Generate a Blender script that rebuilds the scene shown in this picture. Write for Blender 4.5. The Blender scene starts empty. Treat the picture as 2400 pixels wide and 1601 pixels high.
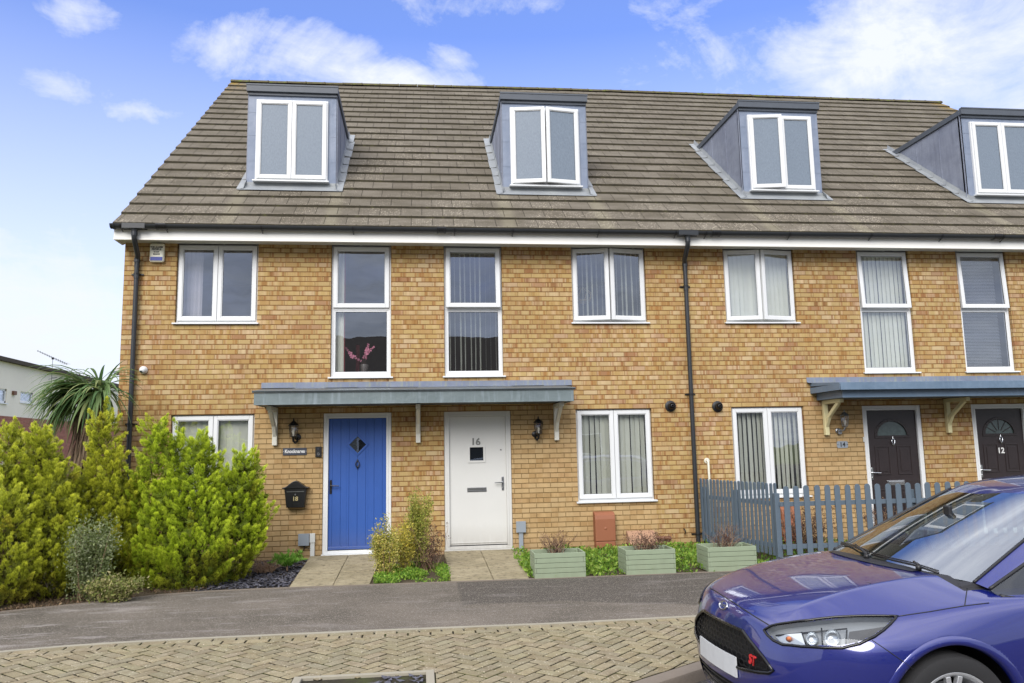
import bpy, bmesh, math, random
from mathutils import Vector, Matrix, geometry, noise
from mathutils.bvhtree import BVHTree
R = math.radians
random.seed(7)
scene = bpy.context.scene
COL = scene.collection

# ------------------------------------------------------------------ helpers
class MB:
    """collects shapes and links them as ONE mesh object"""
    def __init__(s): s.v = []; s.f = []; s.m = []; s.T = None; s.col = []; s.usecol = False
    def add(s, vs, fs, m=0, col=None):
        o = len(s.v)
        T = s.T
        for p in vs:
            p = Vector(p)
            s.v.append(T @ p if T else p)
        for f in fs:
            s.f.append([i + o for i in f]); s.m.append(m)
        if col is not None:
            s.usecol = True
            s.col += [col] * len(vs) if not isinstance(col, list) else col
        elif s.usecol:
            s.col += [(1, 1, 1)] * len(vs)
    def box(s, x0, x1, y0, y1, z0, z1, m=0, col=None):
        v = [(x0,y0,z0),(x1,y0,z0),(x1,y1,z0),(x0,y1,z0),(x0,y0,z1),(x1,y0,z1),(x1,y1,z1),(x0,y1,z1)]
        s.add(v, [(0,3,2,1),(4,5,6,7),(0,1,5,4),(1,2,6,5),(2,3,7,6),(3,0,4,7)], m, col)
    def prism(s, pts, a, b, axis='y', m=0):
        """polygon pts (2D) extruded from a to b along axis"""
        n = len(pts); v = []
        for t in (a, b):
            for p in pts:
                v.append({'y': (p[0], t, p[1]), 'x': (t, p[0], p[1]), 'z': (p[0], p[1], t)}[axis])
        fs = [list(range(n)), list(range(2*n-1, n-1, -1))]
        for i in range(n):
            j = (i+1) % n; fs.append((i, i+n, j+n, j))
        s.add(v, fs, m)
    def beam(s, p, q, w, h, m=0, up=(0,0,1)):
        p = Vector(p); q = Vector(q); d = (q-p).normalized(); u = Vector(up)
        a = d.cross(u)
        if a.length < 1e-4: a = d.cross(Vector((1,0,0)))
        a.normalize(); b = a.cross(d).normalized()
        v = []
        for c in (p, q):
            for (i, j) in ((-1,-1),(1,-1),(1,1),(-1,1)): v.append(c + a*(w/2*i) + b*(h/2*j))
        s.add(v, [(0,1,2,3),(7,6,5,4),(0,4,5,1),(1,5,6,2),(2,6,7,3),(3,7,4,0)], m)
    def tube(s, pts, r, n=8, m=0, cap=True, col=None):
        pts = [Vector(p) for p in pts]; rs = r if isinstance(r, (list, tuple)) else [r]*len(pts)
        v = []; fs = []; N = len(pts); prev = None
        for i, p in enumerate(pts):
            d = (pts[min(i+1, N-1)] - pts[max(i-1, 0)]).normalized()
            if prev is None:
                a = d.orthogonal().normalized()
            else:
                a = (prev - d*prev.dot(d))
                a = a.normalized() if a.length > 1e-6 else d.orthogonal().normalized()
            prev = a; b = d.cross(a)
            for k in range(n):
                t = 2*math.pi*k/n
                v.append(p + (a*math.cos(t) + b*math.sin(t))*rs[i])
        for i in range(N-1):
            for k in range(n):
                l = (k+1) % n; fs.append((i*n+k, i*n+l, (i+1)*n+l, (i+1)*n+k))
        if cap: fs.append(list(range(n-1, -1, -1))); fs.append([(N-1)*n+k for k in range(n)])
        s.add(v, fs, m, col)
    def lathe(s, c, prof, axis='z', n=20, m=0, a0=0, a1=2*math.pi):
        """prof: (radius, height) pairs round an axis through c"""
        c = Vector(c); v = []; fs = []; full = abs(a1-a0-2*math.pi) < 1e-6
        cols = n if full else n+1
        for (r, h) in prof:
            for k in range(cols):
                t = a0 + (a1-a0)*k/n
                x, y = r*math.cos(t), r*math.sin(t)
                v.append(c + Vector({'z': (x,y,h), 'y': (x,h,y), 'x': (h,x,y)}[axis]))
        for i in range(len(prof)-1):
            for k in range(n):
                l = (k+1) % cols; fs.append((i*cols+k, i*cols+l, (i+1)*cols+l, (i+1)*cols+k))
        s.add(v, fs, m)
    def build(s, name, mats, parent=None, smooth=False, bevel=0, angle=None, recalc=True):
        me = bpy.data.meshes.new(name)
        me.from_pydata([tuple(p) for p in s.v], [], s.f); 
        if not isinstance(mats, (list, tuple)): mats = [mats]
        for mt in mats: me.materials.append(mt)
        if max(s.m, default=0) > 0: me.polygons.foreach_set('material_index', s.m)
        if s.usecol:
            ca = me.color_attributes.new('tint', 'FLOAT_COLOR', 'POINT')
            flat = []
            for c in s.col: flat += [c[0], c[1], c[2], 1.0]
            ca.data.foreach_set('color', flat)
        if recalc and len(s.f) < 60000:
            bm = bmesh.new(); bm.from_mesh(me); bmesh.ops.recalc_face_normals(bm, faces=bm.faces); bm.to_mesh(me); bm.free()
        if smooth: me.polygons.foreach_set('use_smooth', [True]*len(me.polygons))
        me.update()
        o = link(bpy.data.objects.new(name, me), parent)
        if angle: me.set_sharp_from_angle(angle=R(angle))
        if bevel:
            b = o.modifiers.new('edge', 'BEVEL'); b.width = bevel; b.segments = 2; b.limit_method = 'ANGLE'; b.angle_limit = R(40)
        return o

def link(o, parent=None):
    COL.objects.link(o)
    if parent is not None:
        o.parent = parent
        if parent.type == 'EMPTY': o.matrix_parent_inverse = Matrix.Translation(-parent.location)
    return o
def thing(name, label, cat, loc=(0,0,0), group=None):
    o = bpy.data.objects.new(name, None); COL.objects.link(o); o.location = loc; o.empty_display_size = .2
    return tag(o, label, cat, group)
def tag(o, label, cat, group=None):
    o['label'] = label; o['category'] = cat
    if group: o['group'] = group
    return o
def struct(o, kind='structure'):
    o['kind'] = kind; return o
def lerp(a, b, t): return a + (b-a)*t
def sstep(t): t = max(0, min(1, t)); return t*t*(3-2*t)

# ------------------------------------------------------------------ materials
def srgb(r, g, b):
    f = lambda c: (c/255)/12.92 if c/255 <= .04045 else (((c/255)+.055)/1.055)**2.4
    return (f(r), f(g), f(b), 1)
class NT:
    def __init__(s, name):
        s.mat = bpy.data.materials.new(name); s.mat.use_nodes = True
        s.t = s.mat.node_tree; s.t.nodes.clear()
        s.out = s.t.nodes.new('ShaderNodeOutputMaterial')
    def n(s, typ, **kw):
        nd = s.t.nodes.new('ShaderNode'+typ)
        for k, v in kw.items():
            if k.startswith('i_'):
                key = k[2:]; key = int(key) if key.isdigit() else key.replace('_', ' ')
                s.set(nd, key, v)
            else: setattr(nd, k, v)
        return nd
    def set(s, nd, key, v):
        if isinstance(v, bpy.types.NodeSocket): s.t.links.new(v, nd.inputs[key])
        elif isinstance(v, bpy.types.Node): s.t.links.new(v.outputs[0], nd.inputs[key])
        else: nd.inputs[key].default_value = v
    def math(s, op, a, b=None, c=None, clamp=False):
        nd = s.n('Math', operation=op); nd.use_clamp = clamp
        s.set(nd, 0, a)
        if b is not None: s.set(nd, 1, b)
        if c is not None: s.set(nd, 2, c)
        return nd.outputs[0]
    def mix(s, f, a, b, mode='MIX'):
        nd = s.n('Mix', data_type='RGBA', blend_type=mode)
        s.set(nd, 0, f); s.set(nd, 6, a); s.set(nd, 7, b); return nd.outputs[2]
    def ramp(s, f, stops, interp='LINEAR'):
        nd = s.n('ValToRGB'); s.set(nd, 0, f); cr = nd.color_ramp; cr.interpolation = interp
        while len(cr.elements) < len(stops): cr.elements.new(.5)
        for e, (p, c) in zip(cr.elements, stops): e.position = p; e.color = c if len(c) == 4 else (*c, 1)
        return nd.outputs[0]
    def noise(s, vec, scale, detail=3, rough=.55, dist=0):
        nd = s.n('TexNoise', i_Scale=scale, i_Detail=detail, i_Roughness=rough, i_Distortion=dist)
        if vec is not None: s.set(nd, 'Vector', vec)
        return nd.outputs[0]
    def pos(s): return s.n('NewGeometry').outputs['Position']
    def obj(s): return s.n('TexCoord').outputs['Object']
    def map(s, vec, scale=(1,1,1), loc=(0,0,0), rot=(0,0,0)):
        return s.n('Mapping', i_Vector=vec, i_Scale=scale, i_Location=loc, i_Rotation=rot).outputs[0]
    def xyz(s, vec):
        return s.n('SeparateXYZ', i_0=vec).outputs
    def cxyz(s, x, y, z): return s.n('CombineXYZ', i_0=x, i_1=y, i_2=z).outputs[0]
    def bump(s, h, dist=.005, strength=1, normal=None):
        nd = s.n('Bump', i_Height=h, i_Distance=dist, i_Strength=strength)
        if normal is not None: s.set(nd, 'Normal', normal)
        return nd.outputs[0]
    def bsdf(s, color, rough=.6, metal=0, normal=None, **kw):
        b = s.n('BsdfPrincipled'); s.set(b, 'Base Color', color); s.set(b, 'Roughness', rough); s.set(b, 'Metallic', metal)
        if normal is not None: s.set(b, 'Normal', normal)
        for k, v in kw.items(): s.set(b, k.replace('_', ' '), v)
        return b
    def done(s, sh, disp=None):
        s.t.links.new(sh.outputs[0] if isinstance(sh, bpy.types.Node) else sh, s.out.inputs[0]); return s.mat

M = {}
def simple(name, col, rough=.6, metal=0, var=.12, scale=6, bump=0, bscale=40, grime=0, **kw):
    t = NT(name); p = t.obj()
    n1 = t.noise(p, scale, 4); n2 = t.noise(p, bscale, 3)
    f = t.math('MULTIPLY_ADD', n1, 2*var, 1-var)
    c = t.mix(1, col, t.n('CombineColor', i_0=f, i_1=f, i_2=f).outputs[0], 'MULTIPLY')
    if grime:
        zz = t.xyz(p)[2]; gn = t.noise(t.map(p, (14, 14, 3)), 1.5, 4, .65)
        gm = t.math('MULTIPLY', t.ramp(t.math('ADD', zz, t.math('MULTIPLY', gn, .35)), [(.12, (1,1,1)), (.55, (0,0,0))]), t.ramp(gn, [(.3, (.3,.3,.3)), (.7, (1,1,1))]))
        c = t.mix(t.math('MULTIPLY', gm, grime), c, srgb(116,104,84))
    nr = t.bump(n2, bump) if bump else None
    rg = t.math('MULTIPLY_ADD', n2, .15, rough-.07)
    M[name] = t.done(t.bsdf(c, rg, metal, nr, **kw)); return M[name]

def brick_mat(name, smooth):
    t = NT(name); p = t.xyz(t.pos())
    u = t.math('ADD', p[0], p[1])
    z = t.math('SUBTRACT', p[2], .061)
    vec = t.cxyz(u, z, 0)
    # slightly wandering joints
    w = t.n('TexNoise', i_Scale=9.0, i_Detail=2.0, i_Vector=vec).outputs['Color']
    wv = t.n('VectorMath', operation='SCALE', i_0=t.n('VectorMath', operation='SUBTRACT', i_0=w, i_1=(.5,.5,.5)).outputs[0]); t.set(wv, 3, .006 if not smooth else .003)
    vec2 = t.n('VectorMath', operation='ADD', i_0=vec, i_1=wv.outputs[0]).outputs[0]
    b = t.n('TexBrick', i_Vector=vec2, i_Color1=(0,0,0,1), i_Color2=(1,1,1,1), i_Mortar=(.5,.5,.5,1), i_Scale=1.0,
            i_Mortar_Size=.0048 if not smooth else .0052, i_Mortar_Smooth=.25, i_Bias=0.0, i_Brick_Width=.225, i_Row_Height=.075)
    b.offset = .5; b.offset_frequency = 2; b.squash = 1
    rnd = t.n('SeparateColor', i_0=b.outputs[0]).outputs[0]
    v2 = t.xyz(vec2); rz_ = t.math('DIVIDE', v2[1], .075); fz = t.math('FRACT', rz_); o2 = t.math('MODULO', t.math('ABSOLUTE', t.math('FLOOR', rz_)), 2)
    fu = t.math('FRACT', t.math('DIVIDE', t.math('ADD', v2[0], t.math('MULTIPLY', o2, .1125)), .225))
    dz_ = t.math('MULTIPLY', t.math('MINIMUM', fz, t.math('SUBTRACT', 1, fz)), .075); du_ = t.math('MULTIPLY', t.math('MINIMUM', fu, t.math('SUBTRACT', 1, fu)), .225)
    mh = t.ramp(t.math('MULTIPLY', dz_, 60), [(.29, (1,1,1)), (.42, (0,0,0))]); mv = t.ramp(t.math('MULTIPLY', du_, 60), [(.26, (1,1,1)), (.38, (0,0,0))])
    mort = t.math('MAXIMUM', mh, t.math('MULTIPLY', mv, .85 if smooth else .55))
    row = t.math('FLOOR', t.math('DIVIDE', z, .075))
    # brick cell
    odd = t.math('MODULO', t.math('ABSOLUTE', row), 2)
    cell = t.math('FLOOR', t.math('DIVIDE', t.math('ADD', u, t.math('MULTIPLY', odd, .1125)), .225))
    wn = t.n('TexWhiteNoise', noise_dimensions='2D', i_Vector=t.cxyz(cell, row, 0))
    r1 = wn.outputs[0]; r2 = t.n('SeparateColor', i_0=wn.outputs[1]).outputs[1]; r3 = t.n('SeparateColor', i_0=wn.outputs[1]).outputs[2]
    if smooth:
        c = t.ramp(rnd, [(0, srgb(166,134,90)), (.4, srgb(178,150,107)), (.75, srgb(184,157,115)), (1, srgb(170,137,95))])
        n = t.noise(t.cxyz(t.math('MULTIPLY', u, 5), t.math('MULTIPLY', row, 3.3), r1), 1.6, 3)
        c = t.mix(t.math('MULTIPLY', t.math('SUBTRACT', n, .42, clamp=True), 1.6), c, srgb(204,172,124))
        fine = t.noise(t.cxyz(u, z, p[1]), 180, 3)
        mc = t.ramp(t.noise(vec, 30), [(.3, srgb(120,98,62)), (.7, srgb(142,118,78))])
    else:
        c = t.ramp(r1, [(0, srgb(172,142,90)), (.25, srgb(180,154,102)), (.5, srgb(176,151,104)), (.72, srgb(168,134,84)), (.86, srgb(188,166,126)), (.95, srgb(176,146,114)), (1, srgb(152,113,78))])
        # kiss-mark bars: darker stripes across the brick
        fx = t.math('FRACT', t.math('DIVIDE', t.math('ADD', u, t.math('MULTIPLY', odd, .1125)), .225))
        st = t.noise(t.cxyz(t.math('MULTIPLY', u, 1), t.math('MULTIPLY', row, 7.13), t.math('MULTIPLY', r2, 9)), 13, 1.5, .5)
        fuzz = t.noise(t.cxyz(u, z, p[1]), 90, 3)
        stm = t.ramp(t.math('ADD', st, t.math('MULTIPLY_ADD', fuzz, .14, -.07)), [(.50, (0,0,0)), (.64, (1,1,1))])
        fe = t.math('MINIMUM', fx, t.math('SUBTRACT', 1, fx)); fe = t.math('ADD', fe, t.math('MULTIPLY_ADD', fuzz, .10, -.05))
        bar = t.math('MULTIPLY', t.ramp(t.math('ABSOLUTE', t.math('SUBTRACT', fe, t.math('MULTIPLY_ADD', r1, .06, .13))), [(.045, (1,1,1)), (.10, (0,0,0))]), t.ramp(t.noise(t.cxyz(t.math('MULTIPLY', t.math('FLOOR', t.math('MULTIPLY', fx, 2)), 3.7), t.math('MULTIPLY', row, 5.3), t.math('MULTIPLY', cell, 2.9)), 1.7, 0), [(.42, (0,0,0)), (.56, (1,1,1))]))
        stm = t.math('MAXIMUM', t.math('MULTIPLY', stm, t.ramp(r3, [(.3, (0,0,0)), (.75, (1,1,1))])), t.math('MULTIPLY', bar, .9))
        c = t.mix(t.math('MULTIPLY', stm, .8), c, t.ramp(r2, [(0, srgb(140,98,52)), (.5, srgb(152,106,58)), (.8, srgb(142,92,56)), (1, srgb(118,74,40))]))
        lt = t.ramp(t.math('ADD', t.noise(t.cxyz(t.math('MULTIPLY', u, 1), t.math('MULTIPLY', row, 3.1), t.math('MULTIPLY', r1, 5)), 11, 2), t.math('MULTIPLY_ADD', fuzz, .2, -.1)), [(.5, (0,0,0)), (.68, (1,1,1))])
        big = t.ramp(t.noise(vec, .9, 2), [(.4, (0,0,0)), (.66, (1,1,1))])
        c = t.mix(t.math('MULTIPLY', lt, t.math('MULTIPLY_ADD', big, .45, .22)), c, srgb(208,182,146))
        fine = fuzz
        mc = t.ramp(t.noise(vec, 25), [(.3, srgb(108,78,44)), (.7, srgb(138,102,60))])
    ov = t.math('MULTIPLY_ADD', t.noise(vec, .7, 4), .34, .83)
    c = t.mix(1, c, t.n('CombineColor', i_0=ov, i_1=ov, i_2=ov).outputs[0], 'MULTIPLY')
    c = t.mix(t.math('MULTIPLY_ADD', fine, .5, -.16, clamp=True), c, t.mix(1, c, (.6,.55,.5,1), 'MULTIPLY'))
    # efflorescence and damp splash near the ground
    low = t.ramp(t.math('ADD', p[2], t.math('MULTIPLY', t.noise(vec, 3), .4)), [(.12, (1,1,1)), (.5, (0,0,0))])
    c = t.mix(t.math('MULTIPLY', low, .35), c, srgb(150,126,98))
    c = t.mix(mort, c, mc)
    h = t.math('SUBTRACT', t.math('MULTIPLY', fine, .35), mort)
    M[name] = t.done(t.bsdf(c, .85, 0, t.bump(h, .006 if not smooth else .009, .9), Specular_IOR_Level=.25))
brick_mat('brick_multi', False)
brick_mat('brick_smooth', True)

def tile_mat():
    t = NT('roof_tile'); p = t.pos(); q = t.xyz(p)
    row = t.math('FLOOR', t.math('DIVIDE', t.math('ADD', q[1], .33), .3055))
    odd = t.math('MODULO', t.math('ABSOLUTE', row), 2)
    ux = t.math('ADD', q[0], t.math('MULTIPLY', odd, .165))
    fr = t.math('FRACT', t.math('DIVIDE', ux, .33)); cell = t.math('FLOOR', t.math('DIVIDE', ux, .33))
    d = t.math('MINIMUM', fr, t.math('SUBTRACT', 1, fr))
    joint = t.ramp(d, [(.006, (1,1,1)), (.014, (0,0,0))])
    wn = t.n('TexWhiteNoise', noise_dimensions='2D', i_Vector=t.cxyz(cell, row, 0)).outputs[0]
    base = t.ramp(wn, [(0, srgb(104,98,87)), (.5, srgb(110,104,93)), (1, srgb(117,111,99))])
    # worn patches where pale aggregate shows
    wear = t.ramp(t.math('ADD', t.noise(p, 1.1, 3), t.math('MULTIPLY', q[2], -.045)), [(.16, (0,0,0)), (.34, (1,1,1))])
    tw = t.ramp(t.n('TexWhiteNoise', noise_dimensions='2D', i_Vector=t.cxyz(row, cell, 3)).outputs[0], [(.15, (.25,.25,.25)), (.6, (1,1,1))])
    sp = t.n('TexVoronoi', i_Vector=p, i_Scale=34.0)
    spk = t.ramp(sp.outputs['Distance'], [(.22, (1,1,1)), (.40, (0,0,0))])
    vr = t.n('SeparateColor', i_0=sp.outputs['Color']).outputs[0]
    spk = t.math('MULTIPLY', spk, t.ramp(vr, [(.4, (0,0,0)), (.46, (1,1,1))]))
    c = t.mix(t.math('MULTIPLY', t.math('MULTIPLY', spk, tw), t.math('MULTIPLY_ADD', wear, .85, .15)), base, srgb(206,194,172))
    c = t.mix(t.math('MULTIPLY', t.noise(p, 160, 2), .35), c, srgb(84,72,58))
    dirt = t.ramp(t.noise(t.map(p, (1.2,2.5,2.5)), 1.3, 4, .65), [(.42, (0,0,0)), (.7, (1,1,1))])
    c = t.mix(t.math('MULTIPLY', dirt, .5), c, srgb(66,60,44))
    for xe in (1.52, 3.06, 5.82, 7.39, 10.16, 11.73, 14.53):
        dx = t.math('ABSOLUTE', t.math('SUBTRACT', t.math('ADD', q[0], t.math('MULTIPLY', t.noise(p, 3, 2), .08)), xe+.04))
        ms = t.math('MULTIPLY', t.ramp(dx, [(.05, (1,1,1)), (.16, (0,0,0))]), t.ramp(q[1], [(.70, (1,1,1)), (.80, (0,0,0))]))
        c = t.mix(t.math('MULTIPLY', ms, .30), c, srgb(146,140,116))
    # lichen at the verges and ridge
    edge = t.math('MAXIMUM', t.ramp(q[0], [(.0, (1,1,1)), (.5, (0,0,0))]), 0)
    edge2 = t.ramp(t.math('SUBTRACT', q[0], 17.9), [(.0, (0,0,0)), (.5, (1,1,1))])
    rid = t.ramp(t.math('MULTIPLY', t.math('SUBTRACT', q[2], 9.6), 1), [(.0, (0,0,0)), (.75, (1,1,1))])
    lich = t.math('MULTIPLY', t.math('MAXIMUM', edge, edge2), rid)
    ln = t.ramp(t.noise(p, 7, 4), [(.42, (0,0,0)), (.56, (1,1,1))])
    c = t.mix(t.math('MULTIPLY', t.math('MULTIPLY', lich, ln), .8, clamp=True), c, srgb(150,120,30))
    ridm = t.ramp(q[2], [(10.15/20, (0,0,0)), (10.4/20, (1,1,1))])
    c = t.mix(joint, c, srgb(44,38,28))
    h = t.math('SUBTRACT', t.math('ADD', t.math('MULTIPLY', spk, .3), t.noise(p, 90, 3)), t.math('MULTIPLY', joint, 2))
    M['roof_tile'] = t.done(t.bsdf(c, .9, 0, t.bump(h, .004), Specular_IOR_Level=.2))
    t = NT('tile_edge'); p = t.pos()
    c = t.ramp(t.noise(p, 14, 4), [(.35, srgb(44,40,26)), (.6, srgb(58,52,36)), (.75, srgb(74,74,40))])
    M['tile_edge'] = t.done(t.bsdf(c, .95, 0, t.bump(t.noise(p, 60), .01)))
    t = NT('ridge_moss'); p = t.pos()
    c = t.ramp(t.noise(p, 9, 4), [(.35, srgb(78,72,56)), (.55, srgb(92,86,58)), (.68, srgb(94,104,44))])
    M['ridge'] = t.done(t.bsdf(c, .95, 0, t.bump(t.noise(p, 50), .01)))
tile_mat()

def lead_mat(name, a, b, cstreak, rough=.5, metal=.0, streak=.5):
    t = NT(name); p = t.pos()
    n1 = t.noise(p, 2.2, 4, .6); n2 = t.noise(t.map(p, (9, 9, .8)), 2, 4, .6); n3 = t.noise(p, 45, 3)
    c = t.mix(t.ramp(n1, [(.3, (0,0,0)), (.7, (1,1,1))]), a, b)
    c = t.mix(t.math('MULTIPLY', t.ramp(n2, [(.5, (0,0,0)), (.75, (1,1,1))]), streak), c, cstreak)
    h = t.math('ADD', t.math('MULTIPLY', t.noise(p, 5, 2), 2), t.math('MULTIPLY', n3, .3))
    M[name] = t.done(t.bsdf(c, t.math('MULTIPLY_ADD', n1, .25, rough-.1), metal, t.bump(h, .006)))
lead_mat('lead', srgb(116,122,138), srgb(136,142,156), srgb(96,100,116), .55, .0)
lead_mat('lead_front', srgb(128,138,156), srgb(112,124,144), srgb(146,152,168), .5, .0)
lead_mat('flashing', srgb(128,132,136), srgb(148,152,152), srgb(128,134,142), .55, .0)
lead_mat('lead_upstand', srgb(122,130,146), srgb(104,112,130), srgb(148,152,110), .55, 0, .6)
lead_mat('canopy_grp', srgb(98,110,112), srgb(110,122,124), srgb(140,152,158), .45, 0, .6)
lead_mat('canopy_grp_dark', srgb(82,90,94), srgb(92,100,104), srgb(120,132,138), .45, 0, .35)
lead_mat('canopy_slate', srgb(92,112,132), srgb(102,122,142), srgb(116,132,150), .4, 0, .4)
simple('dormer_cap', srgb(76,82,90), .5, var=.15)
simple('upvc', srgb(218,220,220), .32, var=.03, bump=.0006, bscale=20)
simple('upvc_dull', srgb(206,208,204), .45, var=.05)  # slightly greyer, less glossy white plastic
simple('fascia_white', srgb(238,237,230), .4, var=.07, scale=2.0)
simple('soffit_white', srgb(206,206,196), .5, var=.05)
simple('gutter', srgb(42,45,48), .38, var=.12, scale=8)
simple('black_plastic', srgb(24,25,28), .4, var=.1)
simple('black_metal', srgb(20,20,22), .35, var=.15, bump=.0008)
simple('blue_door', srgb(46,86,160), .38, var=.09, scale=3, bump=.0006, bscale=30, grime=.4)
simple('white_door', srgb(206,206,202), .4, grime=.55, var=.03, scale=3)
simple('dark_door', srgb(44,36,36), .35, var=.25, scale=9, bump=.002, bscale=70)
simple('white_paint', srgb(214,212,200), .55, var=.07, scale=9, bump=.001)
simple('cream_paint', srgb(214,205,160), .5, var=.07, scale=9, bump=.001)
simple('grey_box', srgb(140,148,156), .45, var=.06)
simple('chrome', srgb(210,212,214), .12, 1, var=.03)
simple('satin', srgb(150,152,154), .3, .9, var=.05)
simple('brass', srgb(190,160,90), .3, .8, var=.05)
simple('terracotta', srgb(142,88,60), .6, var=.08, scale=4, bump=.001)
simple('pink_brickbox', srgb(166,130,104), .8, var=.12, scale=8, bump=.002)
simple('clay_pipe', srgb(110,74,52), .6)
simple('cream_plastic', srgb(214,210,192), .4, var=.04)
simple('fence_paint', srgb(84,98,110), .65, var=.14, scale=7, bump=.002, bscale=25)
simple('planter_paint', srgb(138,152,126), .6, grime=.25, var=.12, scale=7, bump=.0015, bscale=30)
simple('soil', srgb(62,50,38), .95, var=.4, scale=30, bump=.02, bscale=50)
simple('twig', srgb(146,120,96), .85, var=.3, scale=30)
simple('twig_dark', srgb(74,48,40), .85, var=.3, scale=30)
simple('bark', srgb(92,74,58), .9, var=.35, scale=20, bump=.01)
simple('slate_plate', srgb(60,64,76), .5, var=.08)
simple('white_letters', srgb(230,230,228), .5, var=.02)
simple('gold_letters', srgb(190,176,130), .4, .3, var=.05)
simple('grey_letters', srgb(120,122,118), .4, .3, var=.05)
simple('black_letters', srgb(26,24,24), .5, var=.05)
simple('alarm_cream', srgb(240,238,220), .4, var=.04)
simple('alarm_blue', srgb(40,56,150), .3, var=.1)
simple('interior_wall', srgb(110,104,96), .9, var=.05)
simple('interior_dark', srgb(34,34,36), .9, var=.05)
simple('render_white', srgb(232,225,208), .8, var=.09, scale=.5)
simple('opp_roof', srgb(70,62,52), .9, var=.2, scale=3)
simple('opp_wall', srgb(150,150,140), .9, var=.1, scale=.6)
simple('blind_cream', srgb(214,216,200), .8, var=.04)
simple('venetian', srgb(234,236,238), .5, var=.03)
simple('curtain', srgb(168,164,166), .9, var=.08)
simple('curtain_red', srgb(120,40,50), .9, var=.08)
simple('petal', srgb(205,125,150), .7, var=.25, scale=60)
simple('pot_white', srgb(90,84,80), .4)
simple('lamp_shade_gold', srgb(214,190,140), .5)
def glass(name, fac=.32, tint=(.86,.9,.92,1), rough=.0, gcol=(.82,.86,.92,1)):
    t = NT(name); lw = t.n('LayerWeight', i_Blend=.5); sch = t.math('POWER', lw.outputs['Facing'], 4.0)
    wav = t.bump(t.noise(t.map(t.pos(), (1,1,1)), 1.6, 2), .004, .35)
    g = t.n('BsdfGlossy', i_Color=gcol, i_Roughness=rough, i_Normal=wav); tr = t.n('BsdfTransparent', i_Color=tint)
    f = t.math('MULTIPLY_ADD', sch, 1-fac, fac, clamp=True)
    mx = t.n('MixShader', i_0=f, i_1=tr, i_2=g); M[name] = t.done(mx)
glass('glass', .26, (.95,.96,.97,1))
glass('glass_clear', .14)
glass('car_glass', .34, (.55,.64,.60,1))
glass('lamp_glass', .18, (.95,.95,.95,1))
def obscure():
    t = NT('obscure_glass'); p = t.map(t.pos(), (1,1,.45))
    v = t.noise(p, 60, 2, .5, .6)
    nr = t.bump(v, .006, .4)
    d = t.bsdf(t.ramp(v, [(.3, srgb(110,121,134)), (.7, srgb(122,134,146))]), .4, 0, nr, Specular_IOR_Level=.35)
    M['obscure_glass'] = t.done(d)
obscure()
simple('door_glass', srgb(70,82,82), .12, var=.5, scale=14)
def lampbulb():
    simple('bulb', srgb(230,226,210), .3)
lampbulb()
SKYTINT = (.60, .66, 1.15, 1)
SKYADD = (.55, .80, 1.2, 1)
HAZE = (5.3, 5.7, 6.4, 1)
CLOUD = (4.9, 5.15, 5.7, 1)
BACK_A = (3.0, 3.3, 3.9, 1)
BACK_B = (4.2, 4.5, 5.1, 1)
BACK_HI = (11.5, 11.5, 11.8, 1)  # extra-bright high sky, added to light the house fronts
SKYK = .12
SUNE = 2.0
EXPO = .66
# ------------------------------------------------------------------ the terrace: four houses
PARTY = [0.0, 4.383, 8.735, 13.08, 18.4]
RY0, RZ0, RSL = -.36, 4.865, .81            # roof plane at the eaves
def rtop(x): return 6.40 + .22*sstep(x/9.0)  # where the ridge runs
def roof_z(y): return RZ0 + (y-RY0)*RSL
NC = 22

def facade(house, xa, xb, openings, smooth_zones, left_end, right_end):
    """front wall with real openings; openings: (x0,x1,z0,z1)"""
    xs = {xa, xb}; zs = {-.3, 4.70}
    for o in openings: xs |= {o[0], o[1]}; zs |= {o[2], min(o[3], 4.70)}
    for o in smooth_zones: xs |= {o[0], o[1]}; zs |= {o[2], o[3]}
    xs = sorted(x for x in xs if xa <= x <= xb); zs = sorted(zs)
    w = MB()
    for i in range(len(xs)-1):
        for k in range(len(zs)-1):
            cx = (xs[i]+xs[i+1])/2; cz = (zs[k]+zs[k+1])/2
            if any(o[0] < cx < o[1] and o[2] < cz < o[3] for o in openings): continue
            m = 1 if any(o[0] < cx < o[1] and o[2] < cz < o[3] for o in smooth_zones) else 0
            w.add([(xs[i],0,zs[k]),(xs[i+1],0,zs[k]),(xs[i+1],0,zs[k+1]),(xs[i],0,zs[k+1])], [(0,1,2,3)], m)
    for (x0,x1,z0,z1) in openings:
        d = .12; z1c = min(z1, 4.70)
        w.add([(x0,0,z0),(x0,0,z1c),(x0,d,z1c),(x0,d,z0)], [(0,1,2,3)])
        w.add([(x1,0,z0),(x1,d,z0),(x1,d,z1c),(x1,0,z1c)], [(0,1,2,3)])
        w.add([(x0,0,z0),(x0,d,z0),(x1,d,z0),(x1,0,z0)], [(0,1,2,3)])
        if z1 < 4.7: w.add([(x0,0,z1),(x1,0,z1),(x1,d,z1),(x0,d,z1)], [(0,1,2,3)])
    # back wall and gables
    D = 13.1
    w.add([(xa,D,-.3),(xa,D,4.9),(xb,D,4.9),(xb,D,-.3)], [(0,1,2,3)])
    for x, end in ((xa, left_end), (xb, right_end)):
        if end:
            ry = rtop(x); w.add([(x,0,-.3),(x,0,5.1),(x,ry,roof_z(ry)-.06),(x,D,5.1),(x,D,-.3)], [(0,1,2,3,4)])
        else:
            x += .004 if x == xa else -.004; w.add([(x,0,-.3),(x,0,4.7),(x,D,4.9),(x,D,-.3)], [(0,1,2,3)])
    return w.build('wall', [M['brick_multi'], M['brick_smooth']], house, recalc=False)

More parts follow.
